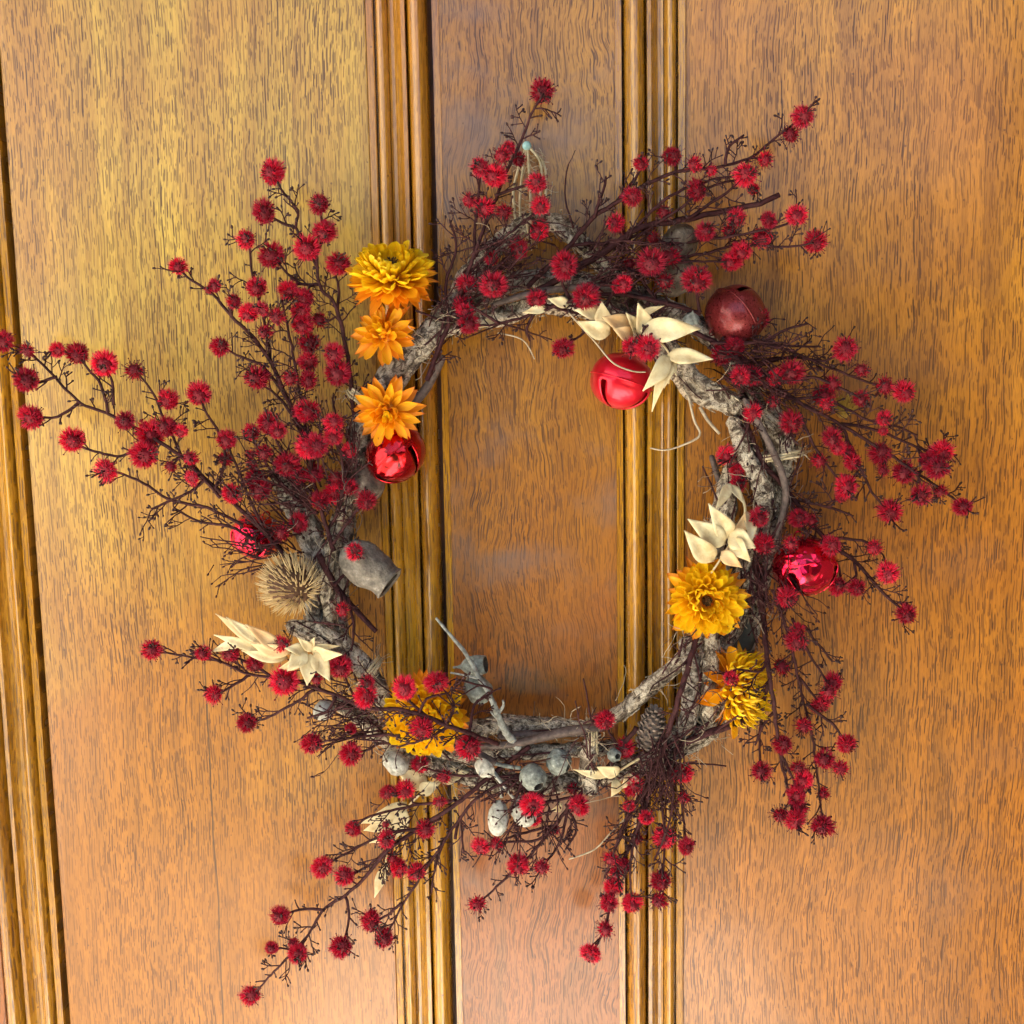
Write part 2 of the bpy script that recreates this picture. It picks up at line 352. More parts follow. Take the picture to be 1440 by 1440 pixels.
M['fibre'] = simple('plant_fibre', (0.25, 0.20, 0.13), (0.48, 0.40, 0.27), 200, 0.8)
M['lichen'] = simple('lichen_twig', (0.12, 0.12, 0.105), (0.33, 0.35, 0.31), 300, 0.8, 0.4, c3=(0.5, 0.55, 0.5))
M['nail'] = simple('nail_paint', (0.25, 0.48, 0.46), (0.36, 0.60, 0.57), 300, 0.35)
M['tuft'] = simple('golden_bristle', (0.50, 0.30, 0.04), (0.66, 0.44, 0.08), 200, 0.6, trans=0.2)
def foil(name, col, rough, glitter=0.0, dent=0.0, metal=0.75):
    m, t, b = mat(name)
    tc = t.nodes.new('ShaderNodeNewGeometry')
    b.inputs['Base Color'].default_value = (*col, 1); b.inputs['Metallic'].default_value = metal; b.inputs['Roughness'].default_value = rough
    if glitter:
        vo = N(t, 'ShaderNodeTexVoronoi', i_Scale=1400.0); L(t, tc.outputs['Position'], vo.inputs['Vector'])
        c = mix(t, math_(t, 'MULTIPLY', vo.outputs['Color'], glitter), tuple(x * 0.45 for x in col), tuple(min(1, x * 1.3 + 0.03) for x in col)); L(t, c, b.inputs['Base Color'])
        L(t, mrange(t, vo.outputs['Color'], 0, 1, rough - 0.2, rough + 0.15), b.inputs['Roughness'])
        bp = N(t, 'ShaderNodeBump', i_Strength=0.7, i_Distance=0.0006); L(t, vo.outputs['Color'], bp.inputs['Height']); L(t, bp.outputs[0], b.inputs['Normal'])
    elif dent:
        n = N(t, 'ShaderNodeTexNoise', i_Scale=60.0, i_Detail=1.0, i_Distortion=1.5); L(t, tc.outputs['Position'], n.inputs['Vector'])
        bp = N(t, 'ShaderNodeBump', i_Strength=dent, i_Distance=0.004); L(t, n.outputs[0], bp.inputs['Height']); L(t, bp.outputs[0], b.inputs['Normal'])
    b.inputs['Coat Weight'].default_value = 0.3; b.inputs['Coat Roughness'].default_value = 0.1
    return m
M['bell_satin'] = foil('bell_satin_red', (0.72, 0.008, 0.028), 0.30, dent=0.12, metal=0.6)
M['bell_shiny'] = foil('bell_shiny_red', (0.52, 0.006, 0.012), 0.12, dent=0.35, metal=0.9)
M['bell_pink'] = foil('bell_crinkled_pinkish_red', (0.80, 0.012, 0.055), 0.10, dent=1.0, metal=0.95)
M['bell_glit'] = foil('bell_glitter_red', (0.21, 0.005, 0.008), 0.42, glitter=0.8, metal=0.5)
M['glare_paving'] = simple('glare_path_pale', (0.76, 0.73, 0.66), (0.82, 0.79, 0.73), 6, 0.8, 0.2, bscale=60)
M['lawn'] = simple('lawn_green', (0.03, 0.05, 0.015), (0.06, 0.085, 0.03), 12, 0.9)
M['blocker_dark'] = simple('light_blocker_dark', (0.10, 0.065, 0.045), (0.16, 0.11, 0.08), 9, 0.8, 0.2, bscale=60)
M['reflector_white'] = simple('sun_reflector_white', (0.74, 0.71, 0.64), (0.82, 0.80, 0.74), 4, 0.85, 0.2, bscale=70)
M['horizon_dark'] = simple('horizon_blocker_dark', (0.05, 0.055, 0.03), (0.10, 0.085, 0.055), 5, 0.9)
M['bounce_terrace'] = simple('bounce_terrace_brown', (0.26, 0.19, 0.14), (0.36, 0.27, 0.20), 9, 0.85, 0.3, bscale=50)
M['render'] = simple('wall_render', (0.55, 0.52, 0.46), (0.62, 0.59, 0.53), 5, 0.85, 0.2, bscale=90)

# ------------------------------------------------------------------ setting: ground, the wall the door stands in, unseen pieces added for the light
mb = MB(); mb.add([(-150, -200, 0), (150, -200, 0), (150, 100, 0), (-150, 100, 0)], [(0, 1, 2, 3)])
tag(mb.obj('ground', M['lawn'], smooth=False), kind='structure')
mb = MB(); TX0, TX1, TY = -3.4, 3.0, -2.7
mb.add([(TX0, TY, -.05), (TX1, TY, -.05), (TX1, .3, -.05), (TX0, .3, -.05), (TX0, TY, .004), (TX1, TY, .004), (TX1, .3, .004), (TX0, .3, .004)], [(4, 5, 6, 7), (0, 1, 5, 4), (1, 2, 6, 5), (3, 0, 4, 7), (2, 3, 7, 6)])
tag(mb.obj('bounce_terrace', M['bounce_terrace'], smooth=False), kind='structure')  # unseen terrace added to bounce some sun up the door
mb = MB(); X0, X1, Y0 = -0.55, 0.62, -2.15
mb.add([(X0, Y0, .005), (X1, Y0, .005), (X1, -0.02, .005), (X0, -0.02, .005), (X0, Y0, .03), (X1, Y0, .03), (X1, -0.02, .03), (X0, -0.02, .03)], [(4, 5, 6, 7), (0, 1, 5, 4), (1, 2, 6, 5), (3, 0, 4, 7), (2, 3, 7, 6)])
tag(mb.obj('glare_path', M['glare_paving'], smooth=False), kind='structure')  # unseen pale strip added, sized for the glare low on the varnish

def box(mb, x0, x1, y0, y1, z0, z1, mi=0):
    vs = [(x, y, z) for x in (x0, x1) for y in (y0, y1) for z in (z0, z1)]
    mb.add(vs, [(0, 1, 3, 2), (4, 6, 7, 5), (0, 4, 5, 1), (2, 3, 7, 6), (0, 2, 6, 4), (1, 5, 7, 3)], mi)
DX0, DX1, DZ0, DZ1 = -0.47, 0.53, 0.02, 2.12
mb = MB()
box(mb, -0.80, DX0 - 0.004, 0.0, 0.22, 0.0, 2.45); box(mb, DX1 + 0.004, 3.6, 0.0, 0.22, 0.0, 2.45); box(mb, DX0 - 0.004, DX1 + 0.004, 0.0, 0.22, DZ1 + 0.004, 2.45)
tag(mb.obj('wall', M['render'], smooth=False), kind='structure')
# unseen blocks added to shape the light that reaches the door
mb = MB(); box(mb, 1.05, 1.25, -1.7, -0.001, 0.0, 2.62); tag(mb.obj('side_blocker', M['blocker_dark'], smooth=False), kind='structure')  # unseen dark wall added to cut light from the right
mb = MB(); box(mb, -1.75, -1.5, -3.2, 0.22, 0.0, 2.6); tag(mb.obj('white_reflector', M['reflector_white'], smooth=False), kind='structure')  # unseen white wall added as a reflector, throws sun in from the left
mb = MB(); box(mb, -9, 9, -6.3, -6.0, 0.0, 2.5); tag(mb.obj('horizon_blocker', M['horizon_dark'], smooth=False), kind='structure')  # unseen dark wall added to keep bright horizon sky out of the varnish
mb = MB(); box(mb, -0.95, 1.25, -1.15, -0.001, 2.63, 2.78); tag(mb.obj('roof_blocker', M['blocker_dark'], smooth=False), kind='structure')  # unseen roof added to shade the door from sun and upper sky

# ------------------------------------------------------------------ the door
door = thing('panelled_door', 'varnished golden brown wooden door with moulded vertical strips and flat veneer panels', 'door', (0, 0, DZ0))
def wx(px, py=720): return P(px, py, 0)[0]
def dpart(mbx, name, m, smooth=False):
    o = mbx.obj(name, m, door, smooth); o.location = (0, 0, 0)
    o.data.transform(Matrix.Translation((0, 0, -DZ0))); return o
def strip(profile, name, m, smooth=False, parent=None, wob=0.0):
    """extrude an x/height(mm) profile up the door; back closed 20 mm behind"""
    mbx = MB(); n = len(profile); zs = [DZ0 + (DZ1 - DZ0) * i / 60 for i in range(61)]
    vs = []
    for z in zs:
        for (x, h) in profile:
            dx = wob * noise.noise(Vector((x * 30, z * 9, 1.3))) * 0.001
            dh = wob * noise.noise(Vector((x * 30 + 9, z * 14, 4.1))) * 0.0006
            vs.append((x + dx, -h * 0.001 - dh, z))
    fs = [(i * n + k, i * n + k + 1, (i + 1) * n + k + 1, (i + 1) * n + k) for i in range(60) for k in range(n - 1)]
    mbx.add(vs, fs); o = mbx.obj(name, m, parent or door, smooth); o.data.transform(Matrix.Translation((0, 0, -DZ0))); return o
def arcp(x0, x1, h0, h1, top, n=8):
    """half-round bead from (x0,h0) to (x1,h1) rising to top"""
    out = []
    for i in range(n + 1):
        a = math.pi * i / n; x = (x0 + x1) / 2 - (x1 - x0) / 2 * math.cos(a); b = h0 + (h1 - h0) * i / n
        out.append((x, b + (top - b) * math.sin(a) ** 0.8 if 0 < i < n else b))
    return out
# backing board behind everything, its dark colour paints shade into the grooves
mb = MB(); box(mb, DX0, DX1, 0.008, 0.045, DZ0, DZ1); dpart(mb, 'backing_board', M['gap'])
def moulding(pos, flip):
    """pos(px offset)-> world x. Local px run: 0 = flat panel side edge .. 100 = groove beside the raised board"""
    X = lambda u: pos(u)
    # base run (px units measured from the fillet at the panel side)
    base = [(X(-3), -8), (X(-3), 0.2), (X(-2.2), 3.0), (X(7), 3.4), (X(8.5), 3.0), (X(9.5), -3.0), (X(11.5), -3.0)]
    base += [(X(28.5), -2.5), (X(30), 1.6), (X(33), 0.9), (X(38), 1.0), (X(43), 2.4), (X(47), 4.8), (X(48.5), 6.2), (X(49.5), 7.0), (X(55.5), 7.0), (X(56.5), 4.2), (X(57.2), -3.0), (X(60), -2)]
    base += [(X(89), -2), (X(90), -8)]
    b2 = arcp(X(10.5), X(29.5), -2.5, -1.5, 7.0, 12); b1 = arcp(X(57.5), X(89.5), -2.5, -7, 13.0, 16)
    if flip: base, b2, b1 = base[::-1], b2[::-1], b1[::-1]
    mo = strip(base, 'moulding', M['trim'], wob=0.5)
    for bb in (b2, b1):
        s = strip(bb, 'bead', M['trim'], True, parent=mo, wob=0.6)
# centre board edges at photo row 720: groove/fillet boundaries
LB, RB = wx(625.5), wx(873.0)            # visible edges of the raised centre board
k = PX
k = PX * 0.895
moulding(lambda u: RB + (96 - u) * k, True)          # right of the board (bead next to it)
moulding(lambda u: LB - (96 - u) * k, False)         # left of the board
LP = wx(46.5)                                         # left panel's own left edge
moulding(lambda u: LP - (3 + u) * k - 0.0030, True)
# boards
def board(x0, x1, h, name, m, cham=1.2, label=None):
    c = 0.0025
    o = strip([(x0, -8), (x0, h - 0.5), (x0 + 0.0006, h), (x0 + c * 1.6, h + 0.15)] + [(x0 + c * 1.6 + (x1 - x0 - c * 3.2) * i / 6, h + 0.15) for i in range(1, 6)] + [(x1 - c * 1.6, h + 0.15), (x1 - 0.0006, h), (x1, h - 0.5), (x1, -8)], name, m, wob=0.25)
    if label: o['label'] = label
    return o
board(LP, LB - 99.5 * k, 0, 'panel', M['panel_left'], label='wide yellowish veneer panel with a hairline split low down')
board(RB + 99.5 * k, DX1, 0, 'panel', M['panel_right'], label='wide orange brown veneer panel')
k = PX * 0.895
board(LB + 9 * k, RB - 6 * k, 2.4, 'panel', M['panel_mid'], label='narrow raised centre board with cloudy grey brown figure')
board(LB + 0.5 * k, LB + 8.4 * k, 2.0, 'fillet', M['trim']); board(RB - 5.6 * k, RB - 0.5 * k, 2.0, 'fillet', M['trim'])
board(DX0, LP - 94 * k - 0.004, 2.4, 'panel', M['panel_mid'])

# ------------------------------------------------------------------ wreath base of twisted vines
wreath = thing('vine_wreath', 'round wreath base of twisted grey shaggy vines hanging on the wooden door', 'wreath', P(780, 320, 15))
WB = wreath.location.copy()
def local(o, base): o.data.transform(Matrix.Translation(-base)); return o
def vine(pts, m, seed, rough=1.0, flakes=True, name='vine'):
    q = cat_rom([(P(x, y, d), r * spx(d)) for x, y, d, r in pts], 3.2 * PX)
    mbx = MB(); tw = U(-0.25, 0.25); kk = random.choice((3, 4, 5))
    def rf(a, Ln, i):
        s = Ln / PX
        aa = a + tw * s * 0.02
        ridge = 0.14 * math.sin(kk * aa + 1.5 * noise.noise(Vector((s * .02, seed, 0)))) + 0.09 * math.sin((2 * kk + 1) * aa + seed)
        n = noise.noise(Vector((math.cos(aa) * 1.6, math.sin(aa) * 1.6, s * 0.022 + seed * 7)))
        n2 = noise.noise(Vector((math.cos(aa) * 4.5, math.sin(aa) * 4.5, s * 0.05 + seed * 3)))
        n3 = noise.noise(Vector((math.cos(aa) * 9, math.sin(aa) * 9, s * 0.12 + seed)))
        e = min(1.0, 0.55 + i / 6, 0.55 + (len(q) - 1 - i) / 6)
        return e * (1 + rough * (ridge + 0.28 * n + 0.24 * n2 + 0.20 * n3))
    tube(mbx, q, 18, 0, rf)
    if flakes:                                             # loose bark strips lifting off
        for _ in range(int(len(q) * 0.30)):
            i = random.randrange(2, len(q) - 8) if len(q) > 12 else 0
            if not i: break
            n_ = random.randint(5, min(16, len(q) - i - 1)); a = U(0, 6.28); lift = U(1.03, 1.25)
            pp = []
            for j in range(n_):
                c, r = q[i + j]; t = (q[min(i + j + 1, len(q) - 1)][0] - q[i + j - 1][0]).normalized()
                u = t.cross(FRONT); u = u.normalized() if u.length > 1e-6 else t.orthogonal(); v = t.cross(u)
                aa = a + 0.05 * j; rr = r * (lift + 0.18 * noise.noise(Vector((j * .3, seed, a))) + (0.25 * max(0, j - n_ + 4) / 4 if R_() < 2 else 0))
                pp.append((c + (u * math.cos(aa) + v * math.sin(aa)) * rr, U(.6, 1.6) * PX * (0.5 if j in (0, n_ - 1) else 1)))
            tube(mbx, pp, 4, 0)
    o = mbx.obj(name, m, wreath); local(o, WB); return o
VINES = [
 ([(600,490,20,11),(636,432,26,14),(664,385,30,14),(698,347,30,12),(736,316,28,11),(775,314,26,12),(812,338,26,11),(845,372,22,9),(885,402,18,7)], 'bark'),
 ([(545,560,26,13),(590,490,34,14),(645,456,32,11),(705,445,28,12),(770,428,28,12),(840,434,26,14),(905,460,28,15),(950,510,32,17),(985,548,36,18),(1040,572,34,15),(1088,602,30,13),(1112,645,24,11)], 'bark'),
 ([(625,455,12,11),(720,398,12,12),(800,394,12,12),(880,412,14,13),(960,446,16,14),(1020,492,18,14),(1062,560,18,14),(1092,640,16,13),(1090,720,16,13),(1072,800,16,13),(1055,880,16,13),(1030,960,18,13),(995,1035,18,12)], 'bark_grey'),
 ([(1030,585,38,10),(1048,640,42,12),(1072,692,40,13),(1068,745,36,12),(1050,800,34,12),(1040,862,30,12),(1008,925,30,11)], 'bark'),
 ([(1052,610,26,9),(1026,670,30,11),(1018,720,30,13),(1012,800,26,12),(1002,880,26,12),(990,945,30,11),(985,1000,30,10),(980,1040,28,9)], 'bark'),
 ([(990,890,38,8),(955,930,40,10),(915,965,40,11),(880,995,40,10),(848,1016,36,9),(815,1022,32,9),(760,1018,28,10),(700,1020,28,12),(650,1030,28,12),(600,1040,26,10)], 'bark'),
 ([(1002,880,46,9),(1000,930,48,10),(998,980,46,10),(994,1024,40,9),(960,1050,34,9)], 'bark'),
 ([(966,895,42,10),(972,960,44,12),(966,1012,42,11),(930,1052,36,10),(875,1075,30,9)], 'bark_grey'),
 ([(1005,1030,22,10),(920,1072,24,12),(840,1092,26,13),(760,1104,26,13),(690,1098,28,14),(620,1080,30,14),(560,1052,30,14),(510,1012,28,12),(468,985,24,8)], 'bark'),
 ([(870,1050,30,9),(790,1058,32,10),(720,1058,34,11),(650,1060,32,12),(590,1035,34,13),(545,990,38,13),(515,945,38,14),(480,908,36,16),(440,888,36,15),(404,880,30,8)], 'bark'),
 ([(455,900,26,12),(440,845,24,14),(447,795,28,17),(432,742,32,18),(412,700,30,15),(385,660,20,8)], 'bark_grey'),
 ([(480,915,22,10),(475,840,20,13),(482,780,22,14),(487,720,24,14),(497,660,26,14),(508,600,32,14),(538,542,34,14),(578,492,36,13),(622,442,32,12),(660,400,26,10)], 'bark_grey'),
 ([(520,640,30,8),(490,700,34,9),(468,760,34,9),(460,830,32,9),(470,900,26,8)], 'bark'),
 ([(832,1036,46,9),(827,1078,48,11),(832,1116,42,10)], 'bark'),
 ([(1085,560,24,8),(1105,640,30,9),(1100,700,32,9),(1085,770,28,9),(1062,850,26,9)], 'bark'),
]
for i, (pts, m) in enumerate(VINES): vine(pts, M[m], i * 1.37 + 0.3)
for pts in ([(624,500,30,5),(600,545,26,6),(565,590,24,6),(540,640,22,5)], [(640,1052,44,5),(720,1046,46,5),(790,1030,46,7),(850,1022,44,7)], [(1046,560,48,4),(1080,620,50,5),(1105,690,46,5),(1090,760,40,5)],
            [(690,430,40,4),(760,410,42,5),(850,405,40,5),(950,430,40,4)], [(560,1000,44,4),(640,1040,46,5),(700,1075,42,5)], [(700,1035,36,6),(800,1030,36,6),(845,1034,36,5)], [(1000,640,22,4),(1030,760,24,5),(1020,900,24,5)]):
    vine(pts, M['stick'], R_() * 9, 0.3, False)
# twine bindings: a few turns round the bundle, plus fuzz
def binding(c, d, axis_deg, w_, h_, turns):
    mbx = MB(); cc = P(*c, d); s = PX; ax = Vector((math.cos(math.radians(axis_deg)), 0, math.sin(math.radians(axis_deg)))); sd = ax.cross(FRONT)
    pp = []
    for i in range(turns * 14 + 1):
        a = 2 * math.pi * i / 14
        pp.append((cc + sd * math.cos(a) * w_ * s * U(.94, 1.06) + FRONT * math.sin(a) * h_ * s * U(.9, 1.08) + ax * ((i / 14 - turns / 2) * 3.4 + U(-1, 1)) * s, U(1.4, 2.0) * s))
    tube(mbx, pp, 5)
    for _ in range(36):
        a = U(0, 6.28); p = cc + sd * math.cos(a) * w_ * s + FRONT * math.sin(a) * h_ * s + ax * U(-turns * 2, turns * 2) * s
        dv = (sd * math.cos(a) + FRONT * math.sin(a) + ax * U(-1.4, 1.4) + UP * U(-.6, .6)).normalized(); q = [(p, .5 * s)]
        for j in range(4):
            dv = (dv + Vector((U(-1, 1), U(-1, 1), U(-1, 1))) * 0.5).normalized(); p = p + dv * U(3, 6) * s; q.append((p, .45 * s))
        tube(mbx, q, 3, 1)
    o = mbx.obj('twine_binding', [M['raffia'], M['fibre']], wreath); local(o, WB)
binding((832, 1038), 34, 0, 26, 34, 4); binding((512, 560), 26, 55, 24, 34, 4); binding((520, 945), 34, -40, 24, 34, 3)
binding((1092, 640), 28, -80, 34, 40, 3); binding((745, 318), 28, 10, 14, 18, 3); binding((1018, 740), 28, 85, 16, 22, 2)
# loose fibres and thin rootlets all over the ring
mb = MB(); mb2 = MB()
RING = [p for V, _ in VINES for p in V]
for _ in range(620):
    x, y, d, r = random.choice(RING); p = P(x + U(-16, 16), y + U(-16, 16), d + U(2, 16)); s = PX
    dv = Vector((U(-1, 1), U(-.8, .4), U(-1, 1))).normalized(); q = [(p, .55 * s)]
    for j in range(random.randint(4, 8)):
        dv = (dv + Vector((U(-1, 1), U(-.7, .7), U(-1, 1))) * 0.42).normalized(); p = p + dv * U(4, 8) * s; q.append((p, U(.35, .6) * s))
    tube(mb if R_() < .6 else mb2, q, 3)
o = mb.obj('fibre', M['fibre'], wreath); o['kind'] = 'stuff'; local(o, WB)
o = mb2.obj('rootlet', M['stick'], wreath); o['kind'] = 'stuff'; local(o, WB)
mb = MB()
for _ in range(110):
    V = random.choice(VINES)[0]; i = random.randrange(len(V) - 1); x, y, d, r = V[i]; x2, y2, d2, r2 = V[i + 1]
    p = P(x + U(-18, 18), y + U(-18, 18), d + U(6, 20)); dv = (P(x2, y2, d2) - P(x, y, d)).normalized() * random.choice((-1, 1)); dv = (dv + Vector((U(-1, 1), U(-.35, .25), U(-1, 1))) * .45).normalized(); r = U(.8, 1.9); q = []
    for j in range(random.randint(5, 12)):
        q.append((p, r * PX)); dv = (dv + Vector((U(-1, 1), U(-.5, .5), U(-1, 1))) * .16).normalized(); p = p + dv * 9 * PX; r *= .95
    tube(mb, q, 5)
    for _k in range(2):
        pp = random.choice(q)[0]; d2_ = (dv + Vector((U(-1, 1), U(-.8, .2), U(-1, 1))) * .9).normalized(); tube(mb, [(pp, .9 * PX), (pp + d2_ * 8 * PX, .8 * PX), (pp + d2_ * U(12, 20) * PX + UP * U(-3, 3) * PX, .6 * PX)], 4)
for (x, y, d, ang, sp, n) in ((430,690,44,150,50,46),(470,640,44,105,35,34),(400,770,40,165,35,30),(690,390,44,40,40,30),(850,370,44,20,35,40),(1040,510,44,-20,35,44),(1075,800,46,-75,30,34),(930,1060,52,-100,35,44),(760,1110,46,-125,50,34),(520,1010,50,190,40,26)):
    for _ in range(n):
        a = math.radians(ang + U(-sp, sp)); p = P(x + U(-34, 34), y + U(-34, 34), d + U(-12, 14)); dv = Vector((math.cos(a), U(-.3, .2), math.sin(a))).normalized(); q = []; r = U(.8, 1.5)
        for j in range(random.randint(5, 11)):
            q.append((p, r * PX)); dv = (dv + Vector((U(-1, 1), U(-.4, .4), U(-1, 1))) * .2).normalized(); p = p + dv * 8 * PX; r *= .94
            if R_() < .35:
                e = (dv + Vector((U(-1, 1), U(-.5, .3), U(-1, 1))) * .9).normalized(); l = U(8, 18) * PX; tube(mb, [(p, .8 * PX), (p + e * l * .5, .75 * PX), (p + e * l + UP * U(-2, 2) * PX, .6 * PX)], 4); ball(mb, p + e * l, 1.5 * PX, e, 1.5, 5, 4)
        tube(mb, q, 5)
o = mb.obj('twig', M['stem'], wreath); o['kind'] = 'stuff'; local(o, WB)
# pale tendrils that leave the ring
for pts in ([(968,556,50,1.8),(976,590,54,1.8),(984,612,56,1.7),(960,626,56,1.4),(935,633,54,1.2),(914,630,52,1.0)], [(984,572,48,2.6),(996,592,50,2.4),(1012,610,52,2.0)],
            [(800,440,50,1.3),(836,480,56,1.2),(862,510,66,1.2),(890,522,66,1.1),(908,523,64,1.0)], [(700,468,46,1.1),(735,478,46,1.0),(752,505,44,.9)], [(800,1208,24,1.2),(835,1195,28,1.2),(858,1172,32,1.2),(880,1150,34,1.2)]):
    mbx = MB(); tube(mbx, cat_rom([(P(x, y, d), r * PX) for x, y, d, r in pts], 4 * PX), 5); local(mbx.obj('tendril', M['fibre'], wreath), WB)

# nail and hanging string
mb = MB(); c = P(741, 205, 9); tube(mb, [(P(741, 207, 0.5), 1.6 * PX), (P(741, 206, 8), 1.6 * PX)], 8); ball(mb, c, 6.2 * PX, FRONT, 0.55, 12, 8)
nail = mb.obj('nail', M['nail']); nail.data.transform(Matrix.Translation(-c)); nail.location = c
tag(nail, 'pale turquoise nail head in the centre board above the wreath', 'nail')
st = thing('hanging_string', 'cream raffia string looped from the turquoise nail down to the wreath', 'string', c)
for pts in ([(739,208,8),(728,240,12),(722,270,18),(724,300,24),(728,330,28)], [(741,209,8),(735,240,14),(731,280,22),(733,325,30)], [(742,208,8),(744,240,14),(746,280,24),(744,325,30)], [(743,206,8),(758,224,12),(762,250,18),(756,290,26),(745,318,34)], [(742,207,7),(752,215,9),(765,232,12),(768,262,18),(764,300,26),(752,318,32)]):
    mbx = MB(); tube(mbx, cat_rom([(P(x, y, d), U(1.6, 2.3) * PX) for x, y, d in pts], 4 * PX), 6)
    for _ in range(14):
        x, y, d = random.choice(pts[1:]); p = P(x, y + U(-15, 15), d); dv = Vector((U(-1, 1), U(-1, .3), U(-.6, .6))).normalized(); q = [(p, .4 * PX)]
        for j in range(5):
            dv = (dv + Vector((U(-1, 1), U(-1, 1), U(-1, 1))) * 0.5).normalized(); p = p + dv * U(3, 6) * PX; q.append((p, .35 * PX))
        tube(mbx, q, 3)
    o = mbx.obj('raffia_strand', M['raffia'], st); o.data.transform(Matrix.Translation(-c))

# ------------------------------------------------------------------ fluffy red flower heads
def sph():
    z = U(-1, 1); a = U(0, 2 * math.pi); s = math.sqrt(1 - z * z); return Vector((s * math.cos(a), s * math.sin(a), z))
def fib(n, jit=0.15):
    out = []
    for i in range(n):
        z = 1 - 2 * (i + .5) / n; a = i * 2.39996; s = math.sqrt(max(0, 1 - z * z)); out.append((Vector((s * math.cos(a), s * math.sin(a), z)) + sph() * jit).normalized())
    return out
def head_mesh(name, nf, nh, ns, flen, slen):
    """unit-radius head opening towards +Z: lumpy dark core, flat florets, fine pink hairs, knobbed dark stamens"""
    mbx = MB(); ball(mbx, Vector((0, 0, 0)), 0.54, nu=10, nv=7, mi=0, rf=lambda d: 1 + .12 * noise.noise(d * 3)); skew = sph() * .22
    eye = U(.58, .78)
    def k_(d): return (.66 if d.z > eye else 1.0) * (1 + d.dot(skew))
    for d in fib(nf, .25):
        t = d.orthogonal().normalized(); t = Quaternion(d, U(0, 6.28)) @ t; b = d.cross(t); l = flen * U(.80, 1.10) * k_(d); w_ = U(.055, .10); cv = t * U(-.14, .14) + b * U(-.14, .14)
        p0 = d * .42; p1 = d * (l * .72) + cv * .3; p2 = d * l + cv
        mbx.add([p0 + b * w_ * .6, p0 - b * w_ * .6, p1 + b * w_, p1 - b * w_, p2, p1 + t * w_ * .5], [(0, 1, 3, 5), (2, 0, 5), (5, 3, 4), (2, 5, 4)], 3 if d.z > eye and R_() < .6 else 1)
    for d in fib(nh, .3):
        if d.z > eye - .05: continue
        t = Quaternion(d, U(0, 6.28)) @ d.orthogonal().normalized(); l = flen * U(.9, 1.24) * k_(d); w_ = U(.018, .034); cv = t * U(-.12, .2)
        p1 = d * (l * .62); p2 = d * l + cv; b = d.cross(t)
        mbx.add([p1 + b * w_, p1 - b * w_, p1 + t * w_, p2], [(0, 1, 3), (1, 2, 3), (2, 0, 3)], 2)
    for d in fib(ns, .3) + [(Vector((U(-.6, .6), U(-.6, .6), 1))).normalized() for _ in range(8)]:
        l = slen * U(.85, 1.1) * (.8 if d.z > eye else 1); cv = sph() * .10
        tube(mbx, [(d * .4, .03), (d * (l * .7) + cv * .4, .026), (d * l + cv, .022)], 3, 3, caps=False); ball(mbx, d * l + cv, .055, d, 1.2, 4, 3, 3)
    return mbx.mesh(name, [M['core'], M['fuzz'], M['tip'], M['stamen']], False)
HEADS = {'f': [head_mesh('flower_head', 180, 640, 12, .86, .90) for _ in range(4)],
         'm': [head_mesh('flower_head', 170, 380, 26, .86, .98) for _ in range(4)],
         'd': [head_mesh('flower_head', 120, 70, 46, .80, 1.04) for _ in range(3)]}

